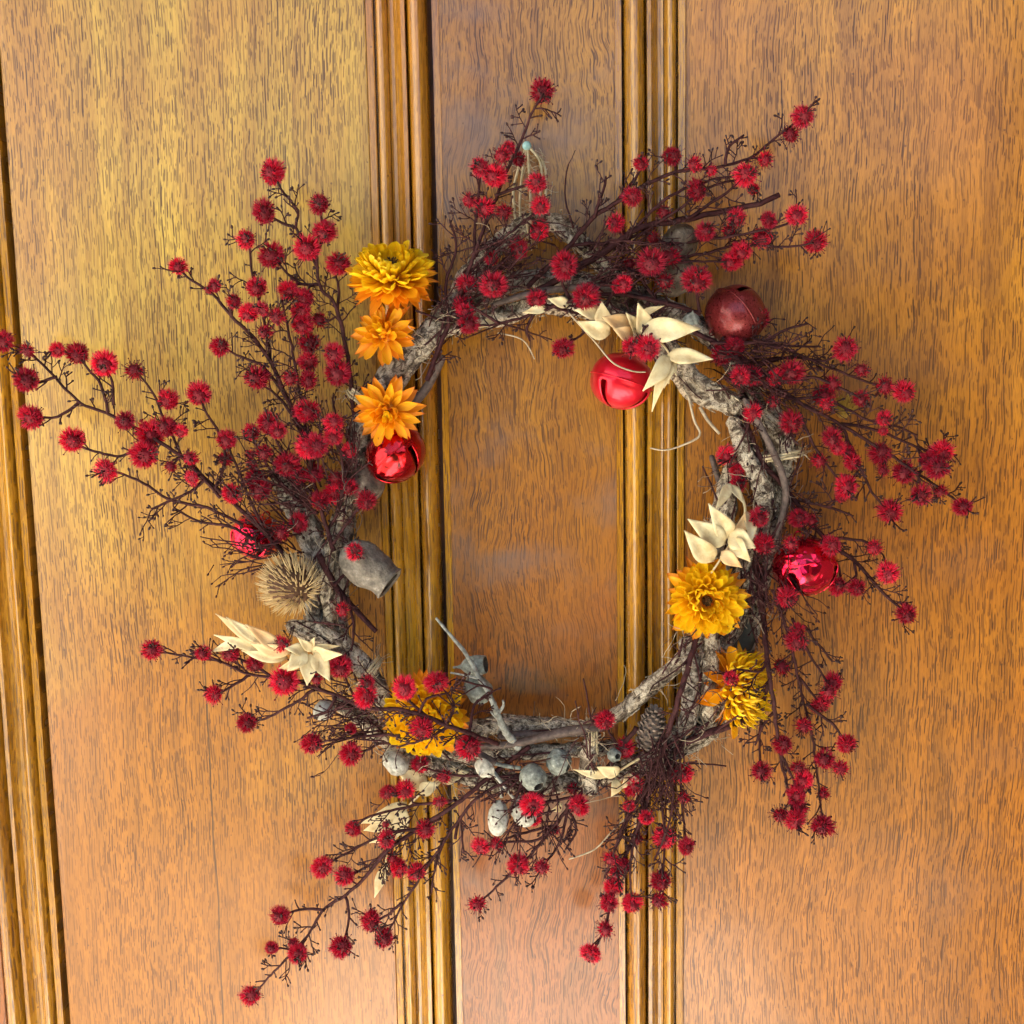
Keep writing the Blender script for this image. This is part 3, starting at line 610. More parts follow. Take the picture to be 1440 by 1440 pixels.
SPRIGS = 'sprigs of dried red pompom flowers in the wreath'
class Sprig:
    def __init__(s, label, base_d, tip_d, spines, heads, r0=3.7, cuts=()):
        """spines: polylines of photo points; the first starts at the base in the ring"""
        s.nodes = []                                        # (pos, tangent, dist)
        first = spines[0][0]; s.base = P(first[0], first[1], base_d)
        s.root = thing('flower_sprig', label, 'flower sprig', s.base, SPRIGS); s.mb = MB()
        b0 = Vector(first[:2]); far = max((Vector(p[:2]) - b0).length for sp in spines for p in sp) + 1
        ph = R_() * 10
        for si, sp in enumerate(spines):
            pts = []; n = len(sp)
            for i, p in enumerate(sp):
                if len(p) > 2: d = p[2]
                else:
                    f = (Vector(p[:2]) - b0).length / far
                    d = base_d + (tip_d - base_d) * f + 9 * noise.noise(Vector((p[0] * .012, p[1] * .012, ph + si * .6)))
                k = i / max(1, n - 1); r = (r0 * (1 - .62 * k) if si == 0 else 2.5 * (1 - .42 * k))
                if (si in cuts): r = r0 * 1.35 * (1 - .28 * k)
                jx, jy = (U(-2, 2), U(-2, 2)) if 0 < i < n - 1 else (0, 0)
                pts.append((P(p[0] + jx, p[1] + jy, d), r * spx(d)))
            q = cat_rom(pts, 6 * PX); s.stem(q, 7, grow=(si not in cuts))
        hs = []
        for h in heads:
            x, y, r = h[:3]; typ = h[3] if len(h) > 3 and isinstance(h[3], str) else None
            dd = [a for a in h[3:] if not isinstance(a, str)]
            hs.append((x, y, r, typ, dd[0] if dd else None))
        def near(x, y):
            p = P(x, y, 40); return min(s.nodes, key=lambda n: (n[0].x - p.x) ** 2 + (n[0].z - p.z) ** 2)
        hs.sort(key=lambda h: (lambda n, p: (n[0].x - p.x) ** 2 + (n[0].z - p.z) ** 2)(near(h[0], h[1]), P(h[0], h[1], 40)))
        for x, y, r, typ, dd in hs: s.head(x, y, r, typ, dd)
        s.twigs()
        o = s.mb.obj('stem', [M['stem'], M['bud']], s.root); o.data.transform(Matrix.Translation(-s.base))
    def stem(s, q, sides=6, grow=True):
        n = len(q); q = [(p + Vector((noise.noise(p * 160), noise.noise(p * 160 + UP), noise.noise(p * 160 + RGT))) * 1.6 * PX * (1 if 0 < i < n - 1 else 0), r) for i, (p, r) in enumerate(q)]
        tube(s.mb, q, sides, 0, lambda a, Ln, i: 1 + .14 * noise.noise(Vector((Ln * 500, a, 0))))
        for i in range(n):
            t = (q[min(i + 1, n - 1)][0] - q[max(i - 1, 0)][0]).normalized()
            s.nodes.append((q[i][0], t, q[i][1], grow and i > 1))
    def head(s, x, y, r, typ, dd):
        p2 = P(x, y, 40)
        best = min(s.nodes, key=lambda n: (n[0].x - p2.x) ** 2 + (n[0].z - p2.z) ** 2)
        d = dd if dd is not None else max(r * .55, min(78, -best[0].y * 1000 + U(-4, 12)))
        p = P(x, y, d); sc = r * 1.16 * spx(d)
        def cost(n):
            v = p - n[0]; l = v.length
            if l < 1e-6: return 0
            return l * (1.0 + 0.75 * (1 - v.normalized().dot(n[1])))
        nd = min(s.nodes, key=cost); l = (p - nd[0]).length
        if l > sc * .6:
            t = nd[1]; v = (p - nd[0])
            c1 = nd[0] + (t * .6 + v.normalized() * .4) * l * .38; c2 = nd[0] + v * .72 + Vector((U(-1, 1), U(-.6, .6), U(-1, 1))) * l * .07
            rr = min(nd[2], 2.0 * PX)
            s.stem(cat_rom([(nd[0], rr), (c1, rr * .85), (c2, rr * .72), (p, 1.1 * PX)], 5 * PX), 6)
        if typ is None:
            k = R_(); left = x < 640 or (y > 1000 and x < 900) or (y < 520 and 620 < x < 1000)
            typ = ('f' if k < (.62 if left else .25) else 'm') if k < .9 else 'd'
        sc *= {'f': 1.0, 'm': .98, 'd': .92}[typ]
        q = (FRONT + sph() * .62).normalized().to_track_quat('Z', 'Y')
        MM = Matrix.Translation(p - s.base) @ q.to_matrix().to_4x4() @ Matrix.Diagonal((sc * U(.88, 1.08), sc * U(.88, 1.08), sc * (U(.62, .8) if R_() < .22 else U(.86, 1.02)), 1))
        link('flower_head', random.choice(HEADS[typ]), s.root, MM)
    def twig(s, p, dv, l, r, depth=0):
        q = [(p, r)]; n = max(3, int(l / (4 * PX)))
        for j in range(n):
            dv = (dv + Vector((U(-1, 1), U(-.6, .6), U(-1, 1))) * .22).normalized(); p = p + dv * l / n; q.append((p, r * (1 - .3 * (j + 1) / n)))
            if depth < 2 and 0 < j < n - 1 and R_() < (.55 if depth == 0 else .28):
                ax = Quaternion(FRONT, math.radians(random.choice((-1, 1)) * U(32, 62))); s.twig(p, (ax @ dv + FRONT * U(-.35, .35)).normalized(), l * U(.28, .5), r * .8, depth + 1)
        tube(s.mb, q, 4, 0); ball(s.mb, p + dv * 1.2 * PX, U(1.1, 1.9) * PX, dv, 1.6, 5, 4, 1)
    def twigs(s):
        acc = 0; prev = None
        for (p, t, r, g) in list(s.nodes):
            if prev is not None and (p - prev).length < 20 * PX: acc += (p - prev).length
            prev = p
            if not g or acc < s.gap: continue
            acc = 0; s.gap = U(5, 13) * PX; k = R_()
            ax = Quaternion(FRONT, math.radians(random.choice((-1, 1)) * U(28, 62))); dv = (ax @ t + FRONT * U(-.5, .6)).normalized()
            if -(p.y) < .012 and dv.y > 0: dv.y *= -1
            s.twig(p, dv, (U(5, 12) if k < .42 else U(12, 36)) * PX, U(.95, 1.3) * PX)
    gap = 14 * PX

Sprig('tall sprig of bright red fluffy flowers rising beside the uppermost yellow flower', 36, 52,
 [[(500,604),(495,540),(482,470),(470,428),(452,402),(447,360),(455,327),(450,292)], [(447,378),(428,338),(416,320),(417,296),(402,272),(388,252)], [(474,440),(477,412),(472,385)], [(449,400),(425,400),(405,385),(392,370)], [(416,320),(395,312),(378,303)]],
 [(383,245,19,'f'),(371,300,18,'f'),(450,286,17,'m'),(456,327,17,'f'),(432,352,19,'f'),(478,373,18,'f'),(382,362,19,'f'),(407,408,15),(428,421,16),(425,438,14),(449,450,15),(470,499,15),(475,527,18),(426,458,16)])
Sprig('upper left sprig with small maroon heads leaning out over the veneer', 38, 48,
 [[(446,668),(418,592),(398,552),(380,506),(346,463),(318,437),(300,416),(264,390),(252,378)], [(436,640),(426,575),(413,505),(404,455),(396,420)], [(402,558),(372,517),(345,505),(316,490)], [(418,592),(388,556),(370,541)], [(380,506),(375,470),(368,430),(357,390),(350,345)]],
 [(250,376,14,'m'),(302,403,10),(293,408,8,'d'),(347,336,14,'m'),(361,406,14),(330,423,11,'m'),(348,441,15,'f'),(370,436,12),(388,446,15),(371,467,13,'d'),(311,487,14,'m'),(361,533,19,'m'),(408,532,14,'d'),(434,536,14),(436,483,16),(435,508,16),(432,581,18,'f')])
Sprig('dense short cluster of crimson heads over the grey vines above the spiky seed head', 40, 56,
 [[(470,775),(446,705),(434,650),(433,600)], [(448,722),(402,690),(372,650),(354,614)], [(462,745),(482,692),(476,622),(471,595)], [(468,765),(498,722),(514,708)], [(446,705),(415,665),(392,625),(378,600)]],
 [(376,597,17),(354,610,14),(391,607,13),(434,630,20,'f'),(402,655,19,'f'),(422,670,15),(371,637,15,'d'),(471,594,17),(470,615,15),(492,635,13),(361,675,15),(366,691,16,'f'),(442,667,14),(472,672,14,'d'),(490,686,14),(471,694,17,'f'),(450,706,15),(516,706,16,'m'),(420,737,16,'f'),(397,750,14,'d'),(447,628,17)])
Sprig('long sprig of red heads reaching furthest left to the side moulding', 40, 46,
 [[(420,800),(372,748),(332,710),(290,672),(246,636),(196,602),(150,580),(112,566),(80,530),(46,500),(24,488)], [(346,722),(302,690),(264,652),(236,602),(216,552),(196,528)], [(302,690),(318,652),(308,610),(290,580),(283,562)], [(372,748),(346,692),(326,640),(320,622)], [(342,738),(292,716),(236,700),(202,682),(168,667),(152,661)], [(214,614),(190,634),(165,640),(122,632),(106,623)], [(152,580),(144,545),(124,518),(111,503)], [(112,566),(82,586),(50,587)], [(80,530),(56,536),(40,538)], [(160,570),(160,540),(150,520)], [(290,672),(270,690),(225,712),(212,718)],
  [(360,760),(320,740),(280,735),(245,715)], [(310,700),(280,660),(258,640),(240,650)]],
 [(4,480,18,'f'),(39,494,13,'d'),(82,492,11),(109,499,17,'f'),(147,514,18,'f'),(189,521,16,'d'),(37,537,17,'f'),(46,587,19,'f'),(102,621,19,'f'),(150,661,18,'m'),(237,564,16),(280,556,17,'f'),(176,594,16,'f'),(212,612,20,'f'),(233,602,16),(254,607,12),(205,640,19,'f'),(319,620,15),(267,645,13,'d'),(240,656,11,'d'),(315,646,14),(271,672,12),(325,696,16,'f'),(355,655,9),(352,640,10,'d')])
Sprig('sprig at top centre with its topmost red head standing above the nail', 42, 44,
 [[(600,535),(622,475),(640,432),(655,390),(672,345),(690,292),(712,242),(735,192),(748,160),(762,134)], [(655,388),(700,345),(738,312),(760,292)], [(642,425),(682,396),(720,368),(730,354)], [(666,352),(668,312),(672,262),(676,237)], [(650,402),(653,425),(656,452)], [(632,455),(628,400),(640,350),(632,310)], [(696,275),(725,265),(755,257)], [(640,432),(668,418),(692,406)]],
 [(763,130,18,'m',28),(705,219,14,'d'),(729,225,12,'m'),(676,234,14,'m'),(695,249,17,'f'),(756,256,15,'m'),(659,282,13,'d'),(682,294,15,'m'),(709,299,15,'d'),(761,291,15,'m'),(757,326,15,'f'),(730,352,15,'f'),(691,365,10,'f'),(694,404,19,'f',60),(657,400,15,'m'),(651,434,18,'f'),(659,458,15,'f'),(716,210,11,'m')])
Sprig('long upper right sprig with grey stems and one thick bare cut stem end', 36, 44,
 [[(742,404),(800,342),(836,306),(870,282),(902,262),(950,242),(1000,235),(1050,222),(1090,196),(1126,168)], [(755,410),(850,352),(902,322),(960,311),(1022,296),(1062,287),(1096,274)], [(868,352),(930,286),(990,256),(1046,248)], [(902,322),(940,340),(1000,336),(1050,326),(1098,316),(1118,307)], [(868,378),(930,366),(990,356),(1040,343),(1100,346),(1144,342)], [(836,306),(848,270),(852,248)], [(870,282),(895,250),(902,234)], [(950,242),(948,225)], [(1020,232),(1026,205),(1046,190)], [(960,312),(1020,270),(1045,250)], [(800,345),(880,335),(950,300),(1000,262),(1060,250)], [(860,395),(915,380),(960,370),(1020,368)]],
 [(865,316,15,'m'),(891,276,15,'m'),(901,231,11,'m'),(947,219,15,'m'),(976,232,13,'d'),(1000,240,9,'d'),(981,269,17,'m'),(934,299,14,'d'),(1050,245,18,'m',52),(1075,225,14,'d'),(1060,267,9),(1112,190,15,'d'),(1131,163,18,'m'),(1121,305,16,'m'),(1147,342,18,'m',40),(1080,311,13,'f'),(1035,307,14),(1025,325,13,'d'),(1072,336,15),(1042,355,16,'f'),(1028,369,15,'f'),(992,328,15),(919,335,12,'d'),(942,361,15,'d'),(885,371,13,'d')], cuts=(1,))
Sprig('tangle of fine twigs along the top arc with large crimson heads', 44, 50,
 [[(985,440),(925,425),(862,412),(802,422),(752,440),(702,456),(662,458)], [(925,425),(905,395),(900,380)], [(802,422),(790,395),(794,380)], [(862,412),(840,450),(815,470),(794,485)], [(752,440),(740,460),(745,480)], [(925,425),(905,455),(900,480)], [(985,440),(978,415),(979,400)], [(702,456),(680,440),(660,430)], [(940,430),(880,440),(820,442),(770,430)]],
 [(796,375,20,'f',56),(822,419,19,'f',60),(755,422,14,'m'),(790,491,16,'f',52),(912,490,18,'f',72),(887,489,14,'m',68),(877,401,14,'f'),(868,404,11,'f'),(916,372,19,'f',58),(979,395,21,'f',62),(935,396,14,'d'),(655,440,12,'f')])
Sprig('wide right hand sprig whose tip points furthest right on the door', 38, 44,
 [[(975,465),(1050,506),(1092,542),(1132,572),(1182,596),(1232,626),(1292,666),(1338,700),(1352,712)], [(1000,482),(1060,482),(1110,492),(1160,516),(1222,537),(1268,552)], [(1050,512),(1110,502),(1160,506),(1187,494)], [(1182,596),(1232,606),(1292,632),(1322,640)], [(1182,596),(1206,642),(1226,692),(1250,718)], [(1124,580),(1150,632),(1188,684)], [(1050,500),(1080,476),(1110,462),(1136,455)], [(1092,542),(1140,530),(1180,545),(1210,560)], [(1040,470),(1100,485),(1150,487)], [(1060,530),(1110,560),(1160,560),(1220,590),(1260,600),(1290,612)], [(1292,666),(1320,640),(1346,640)]],
 [(1067,450,17,'m'),(1016,500,16),(1035,487,15),(1042,530,16),(1058,531,15),(1088,532,14),(1112,525,18,'m'),(1189,492,18,'m'),(1212,520,13),(1244,544,16,'d'),(1272,553,17,'m'),(1171,540,15,'d'),(1157,558,17,'m'),(1163,569,13,'d'),(1210,562,13),(1059,582,15),(1087,566,11,'d'),(1114,596,17,'m',52),(1242,589,12),(1242,606,9,'d'),(1170,617,15,'m'),(1179,631,12),(1192,638,14),(1200,651,14),(1152,648,14,'d'),(1240,637,19,'m'),(1325,637,18,'m'),(1305,648,14),(1320,658,18,'m'),(1242,662,12,'d'),(1270,666,18,'m'),(1191,686,18,'m'),(1294,697,18,'m'),(1322,691,12,'d'),(1252,721,19,'m'),(1355,714,14,'f')])
Sprig('sprig spreading right behind the crinkled pink red bell', 40, 40,
 [[(1040,560),(1066,642),(1110,692),(1160,755),(1202,792),(1242,832),(1272,862)], [(1122,702),(1160,711),(1200,726)], [(1160,755),(1210,762),(1232,770)], [(1108,700),(1130,742),(1136,790),(1112,838)], [(1046,600),(1036,650),(1030,690)], [(1202,792),(1204,815)], [(1066,650),(1060,700),(1072,760)], [(1160,755),(1180,800),(1182,820)]],
 [(1020,642,15,'f'),(1037,661,13),(1038,682,14),(1067,730,14,'f',62),(1075,767,17,'m',56),(1124,730,14),(1141,732,13),(1170,766,17,'m',58),(1112,764,13,'d',70),(1229,771,14,'d'),(1249,808,17,'m'),(1179,823,15),(1205,828,15),(1107,842,17,'m',60),(1275,865,17,'m'),(1183,700,9)], r0=4.8)
Sprig('drooping right hand sprig hanging beside the sideways yellow flower', 42, 36,
 [[(1060,780),(1073,862),(1080,930,56),(1088,990,54),(1098,1060),(1105,1096),(1117,1150)], [(1086,830),(1110,900),(1126,970),(1140,1030),(1150,1080),(1157,1158)], [(1114,870),(1140,920),(1164,960)], [(1080,960,52),(1070,1030),(1070,1083)], [(1134,990),(1174,1020),(1189,1044)], [(1098,860),(1120,840),(1130,800),(1128,770)], [(1120,950),(1150,985)], [(1098,1060),(1118,1100),(1126,1130)], [(1130,880),(1145,900),(1170,930)], [(1090,1000),(1075,1020),(1062,1048)]],
 [(1120,903,16,'m'),(1122,889,13),(1099,937,16,'d'),(1026,954,13,'m',82),(1172,960,16,'m'),(1165,973,15,'d'),(1154,992,16,'m'),(1130,1021,15,'d'),(1102,1046,17,'m'),(1191,1048,16,'m'),(1159,1069,15,'m'),(1182,1081,15,'d'),(1122,1080,15,'d'),(1130,1098,16),(1122,1119,16,'f'),(1157,1116,12,'d'),(1070,1086,16,'m'),(1097,1147,14,'d'),(1119,1155,17,'m'),(1123,1136,14,'d'),(1156,1162,18,'m')], r0=4.6)
Sprig('broom of mauve stems fanning straight down below the small pine cone', 50, 34,
 [[(985,880,50),(962,960,60),(942,1020,58),(926,1080),(906,1140),(882,1200),(863,1250),(853,1300),(834,1338)], [(936,1040,58),(930,1100),(936,1180),(931,1240),(926,1264)], [(930,1062),(954,1092),(958,1132),(966,1190)], [(915,1110),(894,1172),(885,1222),(889,1266)], [(942,1020),(910,1040),(882,1053)], [(1046,1013,52),(1002,1030,50),(958,1046,46)], [(922,1090),(905,1130),(898,1180)], [(926,1080),(910,1100),(893,1104)], [(930,1050),(945,1110),(940,1160),(920,1210)], [(915,1100),(880,1150),(862,1205)], [(926,1070),(900,1120),(870,1180),(850,1235)]],
 [(879,1054,16,'m'),(891,1104,17,'f'),(962,1089,15,'m'),(949,1090,13,'d'),(960,1122,12,'d'),(884,1134,10,'m'),(908,1151,12),(934,1180,17,'m'),(965,1192,14,'f'),(896,1180,12,'d'),(859,1208,15),(877,1217,14),(866,1228,13,'d'),(861,1247,16,'f'),(855,1271,15,'m'),(889,1271,17,'f'),(930,1240,17,'m'),(926,1267,15,'d'),(851,1307,16,'d'),(831,1342,18,'f')], r0=4.6, cuts=(5,))
Sprig('short sprig dropping down over the centre board below the round gumnuts', 46, 34,
 [[(895,1022),(852,1080),(812,1120),(782,1160),(742,1210),(706,1240),(676,1268)], [(786,1152),(758,1180),(702,1185),(680,1192)], [(800,1132),(790,1180),(765,1217)], [(852,1080),(822,1110),(816,1130)], [(812,1120),(775,1125),(752,1131)], [(800,1140),(810,1165),(795,1195)], [(782,1160),(740,1172),(710,1180)], [(870,1050),(855,1025)]],
 [(750,1131,18,'f',58),(752,1150,13,'f'),(814,1134,16,'f',52),(806,1110,11,'d'),(676,1192,15,'m'),(697,1187,13,'d'),(729,1217,18,'f'),(762,1220,15,'d'),(671,1272,16,'d'),(780,1167,10,'d'),(851,1014,16,'m',62)])
Sprig('long lower left sprig with its last head nearest the bottom edge', 46, 36,
 [[(745,1050),(692,1090),(642,1130),(592,1165),(546,1196),(511,1236),(486,1260),(456,1280),(430,1320),(402,1350),(381,1370),(359,1394)], [(735,1088),(672,1120),(632,1170),(606,1210),(585,1240),(566,1270),(544,1316)], [(642,1126),(582,1132),(522,1150),(500,1164)], [(592,1165),(542,1172),(492,1196),(462,1214)], [(486,1262),(493,1290),(484,1325)], [(456,1280),(420,1280),(396,1288)], [(632,1170),(614,1202),(607,1255)], [(606,1210),(590,1224)], [(566,1270),(545,1285),(525,1298)], [(692,1090),(640,1092),(600,1080)], [(640,1180),(645,1150),(652,1200)], [(620,1150),(560,1180),(520,1215),(490,1232)], [(430,1320),(418,1342)]],
 [(545,1115,14,'f'),(570,1112,17,'m'),(496,1166,14,'f'),(544,1182,15,'m'),(599,1167,15,'m'),(618,1128,13,'d'),(454,1219,17,'f'),(486,1231,17,'m'),(562,1220,15,'f'),(586,1227,15,'m'),(552,1207,11,'d'),(394,1289,16,'f'),(522,1296,17,'m'),(541,1320,17,'m'),(481,1330,17,'m'),(382,1334,11,'f'),(420,1341,15,'f'),(412,1327,11,'d'),(354,1399,17,'m'),(590,1076,14,'m'),(624,1093,14,'d'),(542,1159,7,'d')])
Sprig('sprig running left across the lower yellow flower toward the bleached leaves', 54, 40,
 [[(700,1046,62),(632,1020,84),(572,1000,84),(520,995,66),(472,980),(436,966),(402,956),(352,949),(312,932),(272,926),(230,918)], [(442,970),(410,991),(372,1010),(351,1016)], [(352,949),(322,966),(306,975)], [(562,1034,66),(522,1036,56),(482,1040),(444,1045)], [(602,1062,56),(542,1046,54),(512,1056),(496,1060)], [(622,1030,80),(640,992,80),(618,962,84)], [(602,1010,84),(576,986,86),(570,972,88)], [(382,952),(359,937),(328,924)], [(472,980),(460,1000),(432,1010)], [(520,995),(500,985),(482,945)], [(436,966),(418,930),(398,908)], [(312,932),(290,920)], [(660,1030,76),(668,990,70),(690,970,64),(640,955,70)], [(632,1020,84),(600,1040,84),(560,1050,76)], [(590,1005,86),(600,980,86),(630,975,84)]],
 [(214,915,17,'m'),(285,920,13,'m'),(324,921,15,'m'),(359,935,14,'m'),(302,976,15,'m'),(348,1016,14,'f'),(400,961,21,'f'),(396,905,14,'m'),(479,939,18,'f'),(515,978,18,'f',72),(517,960,13,'m'),(569,970,18,'f',90),(615,959,18,'f',90),(594,1025,18,'m',88),(661,1050,19,'m',72),(493,1025,9,'f'),(494,1060,18,'f'),(440,1045,16,'f'),(445,955,11,'d'),(660,1040,12,'m',70)])
Sprig('short dark stick with a cut end below the large grey gumnut', 40, 46,
 [[(448,780),(476,828),(500,858),(529,888)], [(470,824),(488,800),(498,780)], [(476,830),(482,842),(480,858)], [(490,840),(496,880),(494,915)]],
 [(500,775,13,'m',66),(481,858,13,'d')], r0=3.8, cuts=(0,))

# ------------------------------------------------------------------ jingle bells
BELLS = 'red jingle bells tied into the wreath'
def bell(c, d, r, axis, slot, mname, label, squash=.86):
    """axis points out of the slotted end"""
    loc = P(*c, d); R = r * spx(d); rt = thing('jingle_bell', label, 'bell', loc, BELLS)
    az = axis.normalized(); axx = (slot - az * slot.dot(az)).normalized(); ayy = az.cross(axx)
    Q = Matrix((axx, ayy, az)).transposed().to_4x4()                # slot: direction of one of the four slots
    nu, nv = 64, 40; mbx = MB(); vs = []
    for j in range(nv + 1):
        th = math.pi * j / nv                               # 0 = slotted pole
        for k in range(nu):
            a = 2 * math.pi * k / nu; lob = math.cos(2 * a) ** 2
            rr = R * (1 + (0.05 * math.cos(4 * a) * math.sin(th) ** 2 if th < 1.57 else 0)) * (1 + .012 * noise.noise(Vector((math.cos(a) * 3, math.sin(a) * 3, th * 2 + r))))
            z = math.cos(th); z = math.copysign(abs(z) ** .9, z)
            vs.append(Vector((rr * math.sin(th) * math.cos(a), rr * math.sin(th) * math.sin(a), R * squash * z)))
    fs = []
    for j in range(nv):
        th = (j + .5) / nv * math.pi
        for k in range(nu):
            a = 2 * math.pi * (k + .5) / nu; open_ = False
            for s in range(4):
                dd = abs((a - s * math.pi / 2 + math.pi) % (2 * math.pi) - math.pi); arc = dd * math.sin(th)
                if th < math.radians(74) and arc < .06: open_ = True
                if (arc ** 2 + (th - math.radians(76)) ** 2) ** .5 < .105: open_ = True
            if th < .09: open_ = True
            if not open_: fs.append((j * nu + k, (j + 1) * nu + k, (j + 1) * nu + (k + 1) % nu, j * nu + (k + 1) % nu))
    mbx.add(vs, fs); sh = mbx.obj('shell', M[mname], rt); sh.data.transform(Q)
    so = sh.modifiers.new('thick', 'SOLIDIFY'); so.thickness = R * .045; so.offset = -1
    sm = MB(); ring = [(R * 1.0, -R * .02), (R * 1.035, -R * .012), (R * 1.035, R * .012), (R * 1.0, R * .02)]
    lathe(sm, ring, Vector((0, 0, 1)), Vector((0, 0, 0)), 48); o = sm.obj('seam_rim', M[mname], rt); o.data.transform(Q)
    lp = MB(); tube(lp, [(Vector((math.cos(a) * R * .16, 0, -R * squash * .97 - math.sin(a) * R * .2)), R * .03) for a in [math.pi * i / 10 for i in range(11)]], 6)
    o = lp.obj('hanging_loop', M[mname], rt); o.data.transform(Q)
    cl = MB(); ball(cl, Vector((0, 0, R * .25)), R * .3, nu=12, nv=8); o = cl.obj('clapper', M['hollow'], rt); o.data.transform(Q)
V3 = Vector
bell((1034, 443), 28, 42, V3((.80, .25, .55)), V3((-.25, -.75, .6)), 'bell_glit', 'dull glittery dark red bell near the top right of the wreath', .95)
bell((874, 536), 38, 44, V3((-.30, -.05, -.95)), V3((-.62, -.78, 0)), 'bell_satin', 'satin bright red bell hanging inside the ring under the bleached leaves', .88)
bell((556, 638), 34, 44, V3((.62, -.05, -.75)), V3((.55, -.8, .2)), 'bell_shiny', 'shiny dark red bell under the lowest orange flower', .9)
bell((360, 754), 20, 35, V3((-.45, -.1, -.85)), V3((-.75, -.5, 0)), 'bell_pink', 'crinkled red bell half hidden behind twigs above the spiky seed head', .92)
bell((1132, 796), 40, 46, V3((.15, -.25, -.93)), V3((.75, -.66, .1)), 'bell_pink', 'crinkled pink red bell behind dark stems on the right side', .92)

# ------------------------------------------------------------------ strawflowers
def petal_mesh(name, m, wid, curl, point, cup=.25, nl=7, nw=4):
    """unit petal along +X, width along Y, curling towards +Z"""
    mbx = MB(); vs = []; x = z = 0.0; ang = -curl * .25
    prof = []
    for i in range(nl + 1):
        t = i / nl; wv = wid * (0.42 + 0.58 * math.sin(min(1, t * 1.25) * math.pi / 2)) * (1 - max(0, (t - (.55 if point else .78)) / (.45 if point else .22)) ** (1.3 if point else 2.2) * (.97 if point else .72))
        prof.append((x, z, wv)); ang = -curl * .25 + curl * 1.25 * t * t; x += math.cos(ang) / nl; z += math.sin(ang) / nl
    for i, (x, z, wv) in enumerate(prof):
        for j in range(nw + 1):
            s = j / nw * 2 - 1; vs.append((x, s * wv * .5, z + cup * wv * s * s + .012 * math.sin(s * 9)))
    n = nw + 1
    mbx.add(vs, [(i * n + j, i * n + j + 1, (i + 1) * n + j + 1, (i + 1) * n + j) for i in range(nl) for j in range(nw)])
    return mbx.mesh(name, m)
PET = {k: [petal_mesh('petal', M[m], w_, c, p, cu) for (w_, c, p, cu) in v] for k, (m, v) in {
  'in': ('pet_y', [(.52, 1.2, False, .5), (.58, 1.4, False, .5), (.48, 1.0, False, .5)]),
  'mid': ('pet_y', [(.38, .6, False, .4), (.42, .9, False, .45), (.36, .4, False, .4)]),
  'or': ('pet_o', [(.38, .45, False, .3), (.42, .6, True, .35), (.36, .3, True, .3)]),
  'out': ('pet_d', [(.42, .25, True, .28), (.40, .4, True, .3), (.32, .1, True, .25)]),
  'bud': ('pet_o', [(.5, 1.5, True, .5), (.46, 1.3, True, .5)]),
  'thin': ('pet_y', [(.20, 2.0, True, .4), (.18, 1.7, True, .4), (.22, 2.2, True, .4)])}.items()}
FLW = 'dried strawflowers in the wreath'
def flower(c, d, r, axis, label, rows, disc=.2, dome=.25):
    loc = P(*c, d); R = r * spx(d); rt = thing('strawflower', label, 'flower', loc, FLW); ax = axis.normalized(); u0 = ax.orthogonal().normalized(); v0 = ax.cross(u0)
    for (kind, n, th, ln, br, hz) in rows:                  # tilt from axis, length, base radius, base height (units of R)
        ph = U(0, 6.28)
        for i in range(n):
            a = ph + 2 * math.pi * (i + U(-.28, .28)) / n; out = u0 * math.cos(a) + v0 * math.sin(a); jt = .4 if kind == 'thin' else 1.0; t = math.radians(th + U(-11, 11) * jt)
            X = (ax * math.cos(t) + out * math.sin(t)).normalized(); Z = (ax * math.sin(t) - out * math.cos(t)).normalized(); Z = Quaternion(X, U(-.42, .42) * jt) @ Z; Y = Z.cross(X)
            l = R * ln * U(.80, 1.10); p = out * R * br + ax * R * hz
            lw = l * U(.78, 1.12)
            MM = Matrix(((X.x * l, Y.x * lw, Z.x * l, p.x), (X.y * l, Y.y * lw, Z.y * l, p.y), (X.z * l, Y.z * lw, Z.z * l, p.z), (0, 0, 0, 1)))
            link('petal', random.choice(PET[kind]), rt, MM)
    mbx = MB(); ball(mbx, ax * R * (dome - .05), R * disc, ax, .8, 14, 8, rf=lambda q: 1 + .15 * noise.noise(q * 6))
    for dv in fib(40, .2):
        if dv.z > 0: tube(mbx, [(ax * R * dome + (ax.to_track_quat('Z', 'Y') @ dv) * R * disc * .8, R * .02), (ax * R * dome + (ax.to_track_quat('Z', 'Y') @ dv) * R * disc * 1.12, R * .015)], 4)
    mbx.obj('disc', M['disc'], rt)
    cb = MB(); lathe(cb, [(R * .02, -R * .25), (R * .22, -R * .2), (R * .36, -R * .02), (R * .3, R * .12), (R * .1, R * .2)], ax, V3((0, 0, 0)), 16); cb.obj('calyx', M['pet_d'], rt)
BIG = [('out', 14, 112, .66, .30, -.14), ('out', 20, 98, .74, .30, -.06), ('or', 24, 86, .72, .30, .0), ('mid', 25, 74, .66, .30, .06), ('mid', 24, 60, .60, .30, .12), ('mid', 20, 45, .54, .28, .16), ('in', 15, 32, .48, .25, .2), ('in', 11, 18, .40, .2, .22)]
ORG = [('out', 9, 104, .80, .22, -.08), ('out', 11, 90, .84, .22, -.02), ('or', 11, 76, .78, .2, .04), ('or', 9, 60, .62, .18, .1), ('bud', 8, 36, .55, .16, .12), ('bud', 7, 20, .5, .12, .14), ('mid', 5, 12, .42, .06, .18)]
SIDE = [('out', 9, 118, .7, .3, -.2), ('out', 12, 104, .8, .3, -.12), ('or', 14, 92, .78, .32, -.02), ('thin', 26, 82, .72, .34, .06), ('thin', 28, 70, .70, .34, .12), ('thin', 28, 58, .64, .32, .18), ('thin', 24, 44, .58, .28, .22), ('thin', 20, 30, .5, .22, .26), ('thin', 14, 16, .42, .14, .28)]
